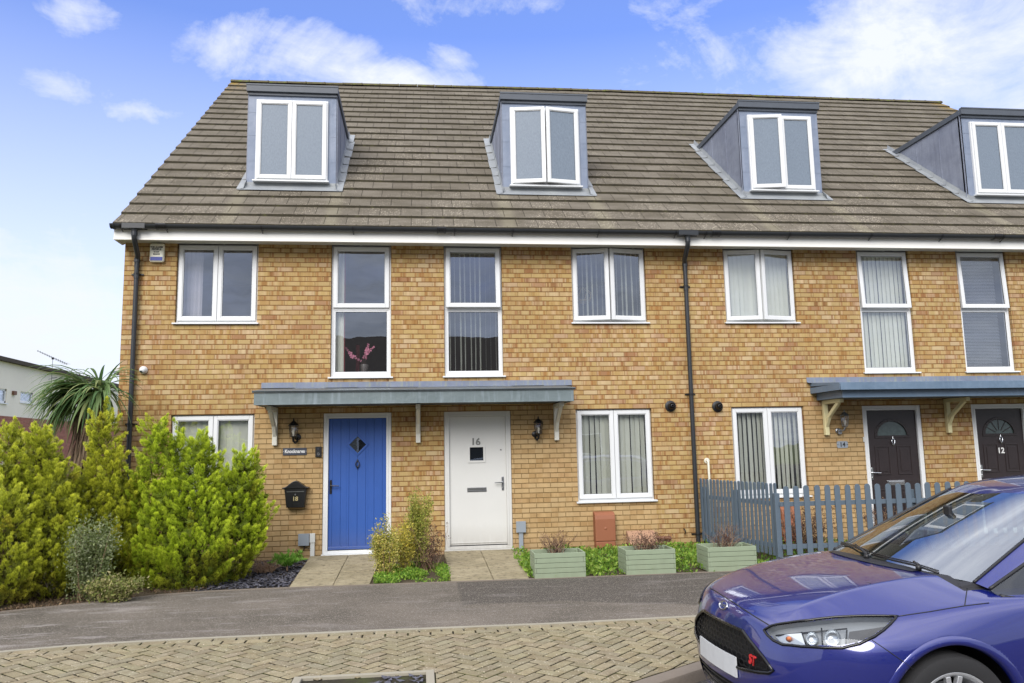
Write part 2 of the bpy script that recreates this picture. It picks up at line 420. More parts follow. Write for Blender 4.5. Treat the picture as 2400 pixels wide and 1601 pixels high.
def roof(house, xa, xb, holes, left_end, right_end):
    """stepped courses of interlocking tiles; every course is a real lapped slab"""
    w = MB(); rnd = random.Random(int(xa*10)+3)
    nx = max(6, int((xb-xa)/.33))
    for c in range(NC):
        y0 = -.33 - .03 + c*.3055
        def prof(x):
            ext = (rtop(x)-6.4)/NC
            ya = y0 + ext*c; yb = ya + .3055 + ext + .03
            return ya, yb
        xs = [lerp(xa, xb, i/nx) for i in range(nx+1)]
        vt = []; 
        for x in xs:
            ya, yb = prof(x)
            j = noise.noise(Vector((x*1.9, c*3.1, 0)))*.007
            zt = roof_z(ya)+.044+j
            vt += [(x, ya, zt-.046), (x, ya-.004, zt), (x, yb, roof_z(yb)+.004+j)]
        fs = []; ms = []
        for i in range(nx):
            xm = (xs[i]+xs[i+1])/2; ym = y0+.15
            a = i*3; b = a+3
            skip = any(h[0] < xm < h[1] and h[2] < ym < h[3] for h in holes)
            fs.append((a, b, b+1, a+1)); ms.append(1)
            fs.append((a+1, b+1, b+2, a+2)); ms.append(0)
        o = len(w.v); w.v += [Vector(p) for p in vt]; w.f += [[i+o for i in f] for f in fs]; w.m += ms
        for x, end in ((xs[0], left_end), (xs[-1], right_end)):
            if end:
                ya, yb = prof(x); z = roof_z(ya)
                w.add([(x,ya,z+.035),(x,ya,z-.05),(x,yb,roof_z(yb)-.05),(x,yb,roof_z(yb)+.004)], [(0,1,2,3)], 1)
    # rear slope
    r0, r1 = rtop(xa), rtop(xb)
    w.add([(xa,r0,roof_z(r0)+.01),(xb,r1,roof_z(r1)+.01),(xb,13.4,4.9),(xa,13.4,4.9)], [(0,1,2,3)], 0)
    o = w.build('roof', [M['roof_tile'], M['tile_edge']], house, recalc=False)
    # ridge tiles: short half round lengths
    g = MB(); n = max(3, int((xb-xa)/.42))
    for i in range(n):
        x0 = lerp(xa, xb, i/n); x1 = lerp(xa, xb, (i+1)/n)-.008
        for (a, b, lift) in ((x0, x1-.03, 0), (x1-.035, x1, .006)):
            ya, yb = rtop(a), rtop(b); jz = noise.noise(Vector((x0*2, 4, 0)))*.008
            v = []
            for (x, ry) in ((a, ya), (b, yb)):
                for k in range(7):
                    t = math.pi*k/6; v.append((x, ry - math.cos(t)*(.115+lift), roof_z(ry)-.035+jz+math.sin(t)*(.085+lift)))
            g.add(v, [(k,k+7,k+8,k+1) for k in range(6)] + [tuple(range(6,-1,-1)), tuple(range(7,14))])
    g.build('ridge_tiles', M['ridge'], o, recalc=True)
    return o

def rect_frame(w, x0, x1, z0, z1, y0, y1, t, tb=None, m=0):
    tb = tb or t
    w.box(x0, x0+t, y0, y1, z0, z1, m); w.box(x1-t, x1, y0, y1, z0, z1, m)
    w.box(x0+t, x1-t, y0, y1, z1-t, z1, m); w.box(x0+t, x1-t, y0, y1, z0, z0+tb, m)

def sash(fr, x0, x1, z0, z1, y, hinge=None, ang=0, glassm='glass', t=.058):
    """an opening light: stepped white profile plus glass; hinge 'l','r','t'"""
    T = None
    if ang:
        c = {'l': (x0, y, 0), 'r': (x1, y, 0), 't': (0, y, z1)}[hinge]
        ax = {'l': ('Z', -1), 'r': ('Z', 1), 't': ('X', -1)}[hinge]
        T = Matrix.Translation(c) @ Matrix.Rotation(R(ang)*ax[1], 4, ax[0]) @ Matrix.Translation([-q for q in c])
    s = MB(); s.T = T
    rect_frame(s, x0, x1, z0, z1, y-.022, y+.03, t)
    rect_frame(s, x0+t-.001, x1-t+.001, z0+t-.001, z1-t+.001, y-.012, y+.02, .014)
    so = s.build('sash', M['upvc'], fr, bevel=.005)
    p = MB(); p.T = T
    a = t+.012
    p.add([(x0+a,y,z0+a),(x1-a,y,z0+a),(x1-a,y,z1-a),(x0+a,y,z1-a)], [(0,1,2,3)])
    po = p.build('pane', M[glassm], fr, recalc=False)
    # dark gasket round the glass
    k = MB(); k.T = T
    rect_frame(k, x0+a-.004, x1-a+.004, z0+a-.004, z1-a+.004, y-.0085, y+.002, .007)
    k.build('gasket', M['black_plastic'], fr)
    return T

def sill(fr, x0, x1, z, y=.07, out=.045, ext=.035):
    s = MB()
    s.prism([(y+.03, z), (-out, z-.012), (-out, z-.034), (-out+.012, z-.034), (-out+.012, z-.024), (y+.03, z-.03)], x0-ext, x1+ext, 'x')
    return s.build('sill', M['upvc'], fr, bevel=.003)

def interior(w, fr):
    pass

def vblind(fr, x0, x1, z0, z1, y, n, ang, rnd, mat='blind_cream', skip=(), gap=1.0):
    b = MB(); st = (x1-x0)/n
    for i in range(n):
        if i in skip: continue
        cx = x0 + st*(i+.5) + rnd.uniform(-.006, .006); a = R(ang + rnd.uniform(-7, 7)); hw = .0445*gap
        dx, dy = math.cos(a)*hw, math.sin(a)*hw; tw = rnd.uniform(-.008, .008)
        vs = []
        for zz, tt in ((z0, tw), (z1, 0)):
            for q in (-1, -.35, .35, 1): vs.append((cx+dx*q+tt, y+dy*q+.004*(1-q*q), zz))
        b.add(vs, [(k, k+1, k+5, k+4) for k in range(3)])
    b.box(x0, x1, y-.02, y+.02, z1, z1+.03)
    return b.build('vertical_blind', M[mat], fr, recalc=False)

def double_window(h, x0, x1, z0, z1, y=.055, oL=0, oR=0, gm='glass', blind=None, rnd=None, sill_y=.07, sillout=.045, parentname='window_frame', single=None):
    w = MB(); rect_frame(w, x0, x1, z0, z1, y, y+.07, .038, .05)
    xm = (x0+x1)/2; w.box(xm-.016, xm+.016, y+.0, y+.07, z0+.05, z1-.038)
    fr = w.build(parentname, M['upvc'], h, bevel=.004)
    sash(fr, x0+.022, xm-.003, z0+.034, z1-.02, y-.008, 'l', oL, gm)
    sash(fr, xm+.003, x1-.022, z0+.034, z1-.02, y-.008, 'r', oR, gm)
    sill(fr, x0, x1, z0+.006, sill_y, sillout)
    return fr

def tall_window(h, x0, x1, z0, z1, zm, y=.055, top=0):
    w = MB(); rect_frame(w, x0, x1, z0, z1, y, y+.07, .04, .055)
    w.box(x0+.04, x1-.04, y, y+.07, zm-.03, zm+.03)
    fr = w.build('window_frame', M['upvc'], h, bevel=.004)
    sash(fr, x0+.028, x1-.028, zm+.006, z1-.022, y-.012, 't', top)
    # fixed light below: bead and glass
    s = MB(); rect_frame(s, x0+.038, x1-.038, z0+.053, zm-.028, y+.006, y+.05, .026)
    s.build('glazing_bead', M['upvc'], fr, bevel=.004)
    p = MB(); p.add([(x0+.06,y+.02,z0+.075),(x1-.06,y+.02,z0+.075),(x1-.06,y+.02,zm-.05),(x0+.06,y+.02,zm-.05)], [(0,1,2,3)]); p.build('pane', M['glass'], fr, recalc=False)
    k = MB(); rect_frame(k, x0+.062, x1-.062, z0+.077, zm-.052, y+.012, y+.02, .006); k.build('gasket', M['black_plastic'], fr)
    sill(fr, x0, x1, z0+.006)
    return fr

def dormer(h, x0, x1, oL=0, oR=0, gm='obscure_glass', net=True):
    """lead clad dormer standing on the roof: front face at y=YD"""
    YD = .89; zb = 5.90; zt = 7.56; yb = 3.17
    b = MB()
    zback = roof_z(yb)
    # front cladding round the window opening
    wx0, wx1, wz0, wz1 = x0+.135, x1-.135, 6.0, 7.42
    for (a, c, e, f) in ((x0, wx0, zb-.2, zt), (wx1, x1, zb-.2, zt), (wx0, wx1, wz1, zt), (wx0, wx1, zb-.2, wz0)):
        b.box(a, c, YD, YD+.1, e, f, 1)
    # welts in the lead
    for x in (x0+.05, x1-.05):
        for z in (6.35, 6.8, 7.2): b.box(x-.05, x+.085 if x < (x0+x1)/2 else x+.05, YD-.003, YD, z, z+.006, 1)
    for s, x in ((-1, x0), (1, x1)):
        xi = x - s*.04
        b.add([(x,YD,zb-.15),(x,YD,zt),(x,yb+.15,zt),(x,yb+.15,zback-.02)], [(0,1,2,3)], 0)
        b.add([(xi,YD+.1,zb-.15),(xi,YD+.1,zt),(xi,yb+.1,zt),(xi,yb+.1,zback-.02)], [(0,1,2,3)], 0)
        for yy in (1.55, 2.25):   # standing welts on the cheek
            b.beam((x+s*.004, yy, roof_z(yy)+.02), (x+s*.004, yy, zt-.02), .012, .010, 0, up=(0,1,0))
        b.beam((x+s*.005, YD+.03, zb), (x+s*.005, YD+.03, zt), .03, .014, 0, up=(0,1,0))
    b.add([(x0,YD,zt),(x1,YD,zt),(x1,yb+.15,zt),(x0,yb+.15,zt)], [(0,1,2,3)], 0)
    o = b.build('dormer', [M['lead'], M['lead_front']], h)
    c = MB()
    c.box(x0-.03, x1+.03, YD-.07, YD+.0, zt-.005, zt+.125)
    c.box(x0-.03, x1+.03, YD+.0, yb+.35, zt+.002, zt+.10)
    c.box(x0-.038, x1+.038, YD-.078, YD-.071, zt+.10, zt+.128)
    c.box(x0-.01, x1+.01, YD-.03, YD-.002, zt-.055, zt-.006)
    c.build('dormer_roof', M['dormer_cap'], o, bevel=.006)
    # flashing: apron in front, stepped soakers at the sides
    f = MB(); rnd = random.Random(int(x0*7))
    f.add([(x0-.04,YD-.006,5.985),(x1+.04,YD-.006,5.985),(x1+.05,YD-.012,roof_z(YD)+.05),(x0-.05,YD-.012,roof_z(YD)+.05),
           (x1+.12,YD-.15,roof_z(YD-.15)+.048),(x0-.12,YD-.15,roof_z(YD-.15)+.048)], [(0,1,2,3),(3,2,4,5)], 0)
    for s, x in ((-1, x0), (1, x1)):
        n = 7
        for i in range(n):
            ya = lerp(YD-.13, yb-.02, i/n); yc = lerp(YD-.13, yb-.02, (i+1)/n)+.05
            w1 = .135 + rnd.uniform(-.012, .012); za, zc = roof_z(ya)+.052, roof_z(yc)+.040
            xo = x + s*.004
            f.add([(xo,ya,za+.09),(xo,yc,zc+.09),(xo+s*.02,yc,zc+.004),(xo+s*.02,ya,za+.012),(x+s*w1,yc,zc),(x+s*w1,ya,za+.004),(x+s*w1,ya,za-.012)],
                  [(0,1,2,3),(3,2,4,5),(3,5,6)], 0)
    f.build('flashing', M['flashing'], o, recalc=False)
    # window
    w = MB(); rect_frame(w, wx0, wx1, wz0, wz1, YD-.045, YD+.03, .036, .05); xm = (wx0+wx1)/2
    w.box(xm-.015, xm+.015, YD-.045, YD+.03, wz0+.05, wz1-.036)
    w.build('window_frame', M['upvc'], o, bevel=.004)
    sash(o, wx0+.022, xm-.003, wz0+.034, wz1-.018, YD-.055, 'l', oL, gm)
    sash(o, xm+.003, wx1-.022, wz0+.034, wz1-.018, YD-.055, 'r', oR, gm)
    s = MB(); s.prism([(YD, wz0+.01), (YD-.11, wz0-.002), (YD-.11, wz0-.026), (YD, wz0-.02)], wx0-.03, wx1+.03, 'x'); s.build('sill', M['upvc'], o, bevel=.003)
    i = MB(); i.box(wx0, wx1, YD+.35, YD+.36, wz0-.1, wz1); i.build('net_curtain', M['curtain'], o)
    return o

def door_frame(h, x0, x1, z1, matn='upvc'):
    f = MB(); y0 = .02
    for (a, c) in ((x0, x0+.075), (x1-.075, x1)): f.box(a, c, y0, y0+.09, .0, z1)
    f.box(x0+.075, x1-.075, y0, y0+.09, z1-.075, z1)
    f.box(x0+.075, x1-.075, y0+.004, y0+.09, -.0, .045)
    for (a, c) in ((x0+.045, x0+.0755), (x1-.0755, x1-.045)): f.box(a, c, y0-.008, y0, .045, z1-.045)
    f.box(x0+.0755, x1-.0755, y0-.008, y0, z1-.0755, z1-.045)
    f.box(x0-.01, x1+.01, -.05, y0+.02, -.03, .0)
    return f.build('door_frame', M[matn], h, bevel=.006)

def handle(parent, x, z, side, y, mat='black_metal'):
    m = MB()
    m.lathe((x, y, z), [(0,-.012),(.017,-.012),(.019,-.008),(.019,0)], 'y', 16)
    m.box(x-.017, x+.017, y-.011, y, z-.12, z+.085)
    m.tube([(x,y,z),(x,y-.05,z),(x+side*.03,y-.058,z),(x+side*.13,y-.056,z-.003)], [.010,.009,.009,.007], 10)
    m.lathe((x,y-.004,z-.075), [(0,-.016),(.009,-.016),(.009,0)], 'y', 12)
    return m.build('door_handle', M[mat], parent, smooth=True, angle=35, bevel=.003)

def knocker(parent, x, z, y, mat):
    m = MB()
    m.lathe((x, y, z+.055), [(0,-.02),(.012,-.018),(.016,-.006),(.014,0)], 'y', 12)
    m.tube([(x,y-.012,z+.05),(x-.022,y-.02,z+.03),(x-.026,y-.024,z),(x-.014,y-.024,z-.035),(x,y-.024,z-.045),(x+.014,y-.024,z-.035),(x+.026,y-.024,z),(x+.022,y-.02,z+.03),(x,y-.012,z+.05)], [.006,.007,.008,.009,.012,.009,.008,.007,.006], 8)
    m.tube([(x,y-.018,z+.055),(x,y-.018,z+.085)], [.008,.002], 8)
    m.lathe((x, y, z-.048), [(0,-.03),(.010,-.026),(.013,-.01),(.012,0)], 'y', 12)
    m.tube([(x,y-.024,z-.045),(x,y-.024,z-.08)], [.011,.002], 8)
    return m.build('door_knocker', M[mat], parent, smooth=True, angle=50)

def text_mesh(parent, body, x, y, z, size, mat, name='lettering', depth=.003, rot=None, ax=1.0, bold=.02, spacing=1.0):
    cu = bpy.data.curves.new(name, 'FONT'); cu.body = body; cu.size = size; cu.extrude = depth; cu.align_x = 'CENTER'; cu.align_y = 'CENTER'
    cu.space_character = spacing; cu.offset = size*bold; cu.resolution_u = 3
    o = bpy.data.objects.new(name, cu); COL.objects.link(o)
    bpy.context.view_layer.update()
    me = bpy.data.meshes.new_from_object(o.evaluated_get(bpy.context.evaluated_depsgraph_get()))
    bpy.data.objects.remove(o)
    T = Matrix.Translation((x, y, z)) @ (rot if rot is not None else Matrix.Rotation(R(90), 4, 'X')) @ Matrix.Diagonal((ax, 1, 1, 1))
    me.transform(T); me.materials.clear(); me.materials.append(M[mat]); me.name = name
    return link(bpy.data.objects.new(name, me), parent)

def bracket(h, x, mat, foot=1.61, top=2.172, reach=.56):
    b = MB(); w = .07
    b.box(x-w/2, x+w/2, -.07, -.002, foot, top-.06)
    b.box(x-w/2, x+w/2, -reach, -.002, top-.06, top)
    # curved brace between the two
    pts = [(-.035, foot+.13), (-.15, foot+.30), (-reach+.09, top-.055)]
    for i in range(2):
        b.beam((x, pts[i][0], pts[i][1]), (x, pts[i+1][0], pts[i+1][1]), w*.75, .06, 0, up=(0,0,1))
    return b.build('canopy_bracket', M[mat], h, bevel=.006)

def canopy(h, x0, x1, endL, endR, slate, mats):
    """half of a shared door canopy, from x0 to x1; ends capped where it stops"""
    b = MB(); oh = .10 if slate else .025; yf = -.80
    a0 = x0 - (oh if endL else 0); a1 = x1 + (oh if endR else 0)
    yo = -.92 if slate else -.835
    # sloping top
    zt0, zt1 = 2.462, 2.372 if not slate else 2.40
    b.prism([(-.0, zt0), (yo, zt1), (yo, zt1-.012 if not slate else zt1-.115), (yo+.02, zt1-.014 if not slate else zt1-.115), (yo+.02, zt1-.03), (0, zt0-.06)], a0, a1, 'x', 1)
    if endL and slate: b.box(a0-.002, a0+.012, yo, 0, zt1-.115, zt1-.02, 1)
    if endR and slate: b.box(a1-.012, a1+.002, yo, 0, zt1-.115, zt1-.02, 1)
    # fascia box
    zf = zt1-.03 if not slate else zt1-.11
    b.box(x0, x1, yf, yf+.03, 2.175, zf, 0)
    if endL: b.box(x0, x0+.03, yf+.03, -.001, 2.175, zf, 0)
    if endR: b.box(x1-.03, x1, yf+.03, -.001, 2.175, zf, 0)
    b.box(x0+(.03 if endL else 0), x1-(.03 if endR else 0), yf+.03, -.001, 2.185, 2.20, 1)
    # small drip
    b.box(x0, x1, yf-.006, yf-.0005, 2.172, 2.185, 0)
    o = b.build('canopy', [M[mats[0]], M[mats[1]]], h, bevel=.006)
    u = MB(); n = 5; rnd = random.Random(int(x0))
    e0 = x0 - (.055 if endL else 0); e1 = x1 + (.13 if endR else 0)
    if slate: e0 = x0 - (.155 if endL else 0)
    for i in range(n):
        p = lerp(e0, e1, i/n); q = lerp(e0, e1, (i+1)/n) + (.03 if i < n-1 else 0); s = .003*(i % 2)
        u.add([(p,-.006-s,2.552),(q,-.006-s,2.552),(q,-.012-s,2.475),(p,-.012-s,2.475),(q,-.075-s,2.458+rnd.uniform(-.004,.006)),(p,-.075-s,2.458+rnd.uniform(-.004,.006))],
              [(0,1,2,3),(3,2,4,5)])
    u.build('canopy_flashing', M['lead_upstand'], o, recalc=False)
    return o

def eaves(h, xa, xb, left_end, right_end, brackets, unions):
    f = MB(); a = xa-(.05 if left_end else 0); b = xb+(.05 if right_end else 0)
    f.box(a, b, -.325, -.30, 4.655, 4.84)
    f.box(a, b, -.332, -.3255, 4.655, 4.675)
    if left_end: f.prism([(-.30,4.655),(-.30,4.84),(.1,5.16),(.1,4.70),(0,4.655)], a, a+.02, 'x')
    fo = f.build('fascia', M['fascia_white'], h, bevel=.003)
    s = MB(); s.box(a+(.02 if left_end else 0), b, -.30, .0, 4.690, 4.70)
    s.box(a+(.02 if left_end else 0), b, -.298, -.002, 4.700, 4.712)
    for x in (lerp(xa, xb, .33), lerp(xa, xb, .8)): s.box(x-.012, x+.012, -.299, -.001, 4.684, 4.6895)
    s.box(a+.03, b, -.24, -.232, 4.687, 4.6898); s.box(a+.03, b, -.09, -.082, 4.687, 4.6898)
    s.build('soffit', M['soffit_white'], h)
    # half round gutter
    g = MB(); cy, cz, r = -.395, 4.865, .062
    ga = xa-(.065 if left_end else 0); gb = xb+(.12 if right_end else 0)
    v = []; n = 12
    for x in (ga, gb):
        for rr in (r, r-.006):
            for k in range(n+1):
                t = math.pi + math.pi*k/n; v.append((x, cy+rr*math.cos(t), cz+rr*math.sin(t)))
    N = n+1
    fs = [(k, k+1, 2*N+k+1, 2*N+k) for k in range(n)] + [(N+k, 3*N+k, 3*N+k+1, N+k+1) for k in range(n)] + [(0, 2*N, 3*N, N), (n, N+n, 3*N+n, 2*N+n)]
    g.add(v, fs)
    for x, e in ((ga, left_end), (gb, right_end)):
        if e:
            g.lathe((x, cy, cz), [(0, -.004), (r+.004, -.004), (r+.004, .02), (r, .02)], 'x', 18, a0=math.pi, a1=2*math.pi)
            g.lathe((x, cy, cz), [(r+.012, .03), (r+.012, .055), (r, .06)], 'x', 18, a0=math.pi, a1=2*math.pi)
    go = g.build('gutter', M['gutter'], h, smooth=True, angle=40, recalc=False)
    for x in brackets:
        k = MB(); k.lathe((x, cy, cz), [(r+.001, -.012), (r+.009, -.012), (r+.009, .012), (r+.001, .012)], 'x', 16, a0=math.pi, a1=2*math.pi)
        k.box(x-.012, x+.012, cy+r-.004, -.3335, cz-.05, cz+.015)
        k.tube([(x, cy-.02, cz-r), (x, cy+.02, cz-r-.012), (x, -.334, cz-r-.03)], .007, 6)
        k.build('gutter_bracket', M['black_plastic'], go)
    for x in unions:
        k = MB(); k.lathe((x, cy, cz), [(r+.001, -.07), (r+.011, -.07), (r+.011, -.045), (r+.006, -.04), (r+.006, .04), (r+.011, .045), (r+.011, .07), (r+.001, .07)], 'x', 18, a0=math.pi-.15, a1=2*math.pi+.15)
        k.build('gutter_joint', M['black_plastic'], go, smooth=True, angle=30)
    return go

def downpipe(h, x, zbot, clips, dx=0.0):
    d = MB(); r = .034
    d.lathe((x, -.395, 4.80), [(.05, .035), (.05, -.01), (.04, -.03), (.04, -.06)], 'z', 16)
    d.box(x-.16, x+.16, -.46, -.335, 4.80, 4.875)
    d.tube([(x,-.395,4.80),(x,-.395,4.68),(x,-.37,4.63),(x+dx*.6,-.12,4.48),(x+dx,-.065,4.42),(x+dx,-.065,4.3)], r+.004, 14)
    for z in (4.70, 4.38): d.tube([(x if z > 4.6 else x+dx, -.395 if z > 4.6 else -.065, z),(x if z > 4.6 else x+dx, -.395 if z > 4.6 else -.065, z+.06)], r+.009, 14)
    d.tube([(x+dx,-.065,4.32),(x+dx,-.065,zbot)], r, 16)
    for z in clips[:1]: d.tube([(x+dx,-.065,z-.07),(x+dx,-.065,z+.01)], r+.006, 14)
    o = d.build('downpipe', M['gutter'], h, smooth=True, angle=40)
    for z in clips:
        c = MB(); c.tube([(x+dx,-.065,z-.012),(x+dx,-.065,z+.012)], r+.010, 14)
        c.box(x+dx-.085, x+dx+.085, -.022, -.002, z-.010, z+.010)
        c.build('pipe_clip', M['black_plastic'], o)
    return o

ZT, ZS, ZB, ZM = 4.69, 3.47, 2.632, 3.70
ZL, ZLB = 2.086, .665
rnd = random.Random(5)
HG = 'terraced houses of the brick row'
def house(name_label, xa, xb, cx, sgn, le, re, dwin, twin, door, dorm, eo):
    """dwin/twin/door: x ranges"""
    h = thing('terraced_house', name_label, 'house', ((xa+xb)/2, 0, 0), HG)
    ops = [(dwin[0]-.005, dwin[1]+.005, ZS-.03, 4.72), (twin[0]-.005, twin[1]+.005, ZB-.03, 4.72), (dwin[0]-.005, dwin[1]+.005, ZLB-.03, ZL), (door[0]-.004, door[1]+.004, -.02, 2.077)]
    s0, s1 = sorted((dwin[0]-.02 if sgn > 0 else dwin[1]+.02, door[0] if sgn > 0 else door[1]))
    facade(h, xa, xb, ops, [(s0, s1, -.3, ZL-.001)], le, re)
    roof(h, xa-(.06 if le else 0), xb+(.06 if re else 0), [(dorm[0]+.1, dorm[1]-.1, 1.0, 2.9)], le, re)
    # inside: floors and a spine wall so that the rooms are rooms
    i = MB()
    i.box(xa+.02, xb-.02, .14, 6, 2.30, 2.55); i.box(xa+.02, xb-.02, .14, 6, 4.75, 4.80); i.box(xa+.02, xb-.02, .14, 6, -.2, -.02)
    i.box(xa+.02, xb-.02, 3.4, 3.45, -.02, 4.75); i.box(xa+.005, xa+.03, .14, 3.4, -.02, 4.75); i.box(xb-.03, xb-.005, .14, 3.4, -.02, 4.75)
    m = (dwin[0 if sgn < 0 else 1] + twin[1 if sgn < 0 else 0])/2
    i.box(m-.04, m+.04, .14, 3.4, -.02, 4.75)
    i.build('interior', M['interior_wall'], h)
    return h

# --- number 18 ------------------------------------------------------------
h18 = house('yellow brick terraced house with bright blue front door, at the left end of the row', 0, PARTY[1], 0, 1, True, False, (.76,1.95), (3.06,3.97), (2.966,3.978), None or (1.56,3.02), None)
W = double_window(h18, .76, 1.95, ZS, ZT)
c = MB()
for k in range(9): 
    a = .80+k*.032; c.add([(a,.20+.018*(k%2),ZS+.06),(a+.032,.20+.018*((k+1)%2),ZS+.06),(a+.032,.20+.018*((k+1)%2),ZT),(a,.20+.018*(k%2),ZT)], [(0,1,2,3)])
c.build('curtain', M['curtain'], W, recalc=False)
W = tall_window(h18, 3.06, 3.97, ZB, ZT, ZM)
c = MB()
for k in range(5):
    a = 3.10+k*.028; c.add([(a,.17+.014*(k%2),ZB+.06),(a+.028,.17+.014*((k+1)%2),ZB+.06),(a+.028,.17+.014*((k+1)%2),ZT),(a,.17+.014*(k%2),ZT)], [(0,1,2,3)])
c.build('curtain', M['blind_cream'], W, recalc=False)
c = MB(); c.box(3.245,3.256,.17,.19,ZB+.06,ZT); c.box(3.36,3.42,1.0,1.06,ZB-.1,3.25); c.build('curtain', M['curtain_red'], W)
W = double_window(h18, .76, 1.95, ZLB, ZL-.004)
vblind(W, .83, 1.88, ZLB+.06, ZL-.06, .14, 12, 14, rnd)
# blue door
F = door_frame(h18, 2.966, 3.978, 2.077)
dl = MB(); dy = .05; L0, L1 = 3.044, 3.900
cxd = (L0+L1)/2; zc = 1.60; rr = .158
def diamond(r): return [(cxd-r, zc), (cxd, zc-r), (cxd+r, zc), (cxd, zc+r)]
nb = 7; gx = [L0+.0]+[lerp(L0+.055, L1-.055, k/6) for k in range(7)]+[L1]
for k in range(len(gx)-1):
    a, b2 = gx[k]+(.0025 if k else 0), gx[k+1]-(.0025 if k < len(gx)-2 else 0)
    # board cut round the diamond light
    def cut(x): return max(0, rr-abs(x-cxd))
    xs = sorted({a, b2} | {q for q in (cxd-rr, cxd, cxd+rr) if a < q < b2})
    for j in range(len(xs)-1):
        p, q = xs[j], xs[j+1]; cp, cq = cut(p), cut(q)
        if max(cp, cq) < 1e-6: dl.box(p, q, dy, dy+.04, .055, 1.998)
        else:
            dl.prism([(p,.055),(q,.055),(q,zc-cq),(p,zc-cp)], dy, dy+.04, 'y'); dl.prism([(p,zc+cp),(q,zc+cq),(q,1.998),(p,1.998)], dy, dy+.04, 'y')
for k in range(1, len(gx)-1):
    if abs(gx[k]-cxd) > rr: dl.box(gx[k]-.004, gx[k]+.004, dy+.006, dy+.035, .06, 1.99)
    else:
        cc = rr-abs(gx[k]-cxd); dl.box(gx[k]-.004, gx[k]+.004, dy+.006, dy+.035, .06, zc-cc-.01); dl.box(gx[k]-.004, gx[k]+.004, dy+.006, dy+.035, zc+cc+.01, 1.99)
door = dl.build('door', M['blue_door'], h18, bevel=.0025)
b = MB(); P = diamond(rr+.012); Q = diamond(rr-.032)
for k in range(4):
    j = (k+1) % 4; b.prism([P[k], P[j], Q[j], Q[k]], dy-.012, dy+.02, 'y')
b.build('door_moulding', M['blue_door'], door, bevel=.004)
b = MB(); b.box(L0+.002, L1-.002, dy-.028, dy, .057, .10); b.build('weather_bar', M['blue_door'], door, bevel=.004)
b = MB(); b.prism(diamond(rr-.03), dy+.012, dy+.016, 'y'); b.build('pane', M['glass_clear'], door)
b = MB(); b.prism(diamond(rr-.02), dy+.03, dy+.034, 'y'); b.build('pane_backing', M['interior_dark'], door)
handle(door, 3.078, .995, 1, dy)
knocker(door, cxd, 1.305, dy, 'black_metal')
dormer(h18, 1.56, 3.015)
canopy(h18, 2.10, PARTY[1], True, False, False, ('canopy_grp', 'canopy_grp_dark'))
bracket(h18, 2.262, 'white_paint')
eaves(h18, 0, PARTY[1], True, False, [.08, .71, 2.08, 3.42], [.64])
downpipe(h18, .262, -.05, [4.20, 1.96], -.058)

# --- number 16 ------------------------------------------------------------
h16 = house('yellow brick terraced house with white front door numbered 16', PARTY[1], PARTY[2], 0, -1, False, False, (6.845,8.057), (4.80,5.71), (4.781,5.809), (5.865,7.35), None)
W = double_window(h16, 6.845, 8.057, ZS, ZT, oL=9, oR=9)
vblind(W, 6.92, 7.98, ZS+.06, ZT-.06, .145, 13, 62, rnd, gap=.9)
W = tall_window(h16, 4.80, 5.71, ZB, ZT, ZM, top=3.2)
vblind(W, 4.85, 5.66, ZB+.06, ZT-.08, .145, 10, 76, rnd, gap=.9)
W = double_window(h16, 6.845, 8.057, ZLB, ZL-.004)
vblind(W, 6.92, 7.98, ZLB+.06, ZL-.06, .14, 13, 22, rnd)
door_frame(h16, 4.781, 5.809, 2.077, 'white_door')
dl = MB(); L0, L1 = 4.858, 5.732
qx0, qx1, qz0, qz1 = 5.17, 5.385, 1.32, 1.53
dl.box(L0, qx0, dy, dy+.04, .06, 1.998); dl.box(qx1, L1, dy, dy+.04, .06, 1.998)
dl.box(qx0, qx1, dy, dy+.04, .06, qz0); dl.box(qx0, qx1, dy, dy+.04, qz1, 1.998)
door = dl.build('door', M['white_door'], h16)
b = MB(); rect_frame(b, qx0-.03, qx1+.03, qz0-.03, qz1+.03, dy-.012, dy-.0005, .034)
b.build('door_moulding', M['white_door'], door, bevel=.003)
b = MB(); b.box(L0+.01, L1-.01, dy-.012, dy-.0005, .085, .10); b.build('weather_bar', M['white_door'], door, bevel=.003)
b = MB(); b.box(L0, L1, dy+.005, dy+.03, .046, .0598); b.build('door_gap', M['black_plastic'], door)
b = MB(); b.box(qx0, qx1, dy+.014, dy+.018, qz0, qz1); b.build('pane', M['glass_clear'], door)
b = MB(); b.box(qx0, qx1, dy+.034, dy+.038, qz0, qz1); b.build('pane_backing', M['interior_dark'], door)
b = MB(); b.box(5.128, 5.422, dy-.008, dy, .85, .915); b.box(5.142, 5.408, dy-.013, dy-.0085, .858, .872); b.prism([(dy-.012,.907),(dy-.010,.877),(dy-.0085,.877),(dy-.0085,.907)], 5.142, 5.408, 'x')
b.build('letter_plate', M['satin'], door, bevel=.002)
b = MB(); b.lathe((5.655, dy, 1.48), [(0,-.008),(.011,-.006),(.013,0)], 'y', 14); b.build('lock', M['satin'], door, smooth=True)
handle(door, 5.675, .985, -1, dy, 'satin')
text_mesh(door, '16', 5.265, dy-.004, 1.605, .15, 'grey_letters', 'door_number', bold=.035)
dormer(h16, 5.86, 7.35, 9, 9)
canopy(h16, PARTY[1], 6.66, False, True, False, ('canopy_grp', 'canopy_grp_dark'))
bracket(h16, 4.385, 'white_paint'); bracket(h16, 6.52, 'white_paint')
eaves(h16, PARTY[1], PARTY[2], False, False, [4.95, 5.85, 7.2, 8.45], [4.75])
downpipe(h16, 8.655, -.1, [4.05, 2.30, .12], .05)

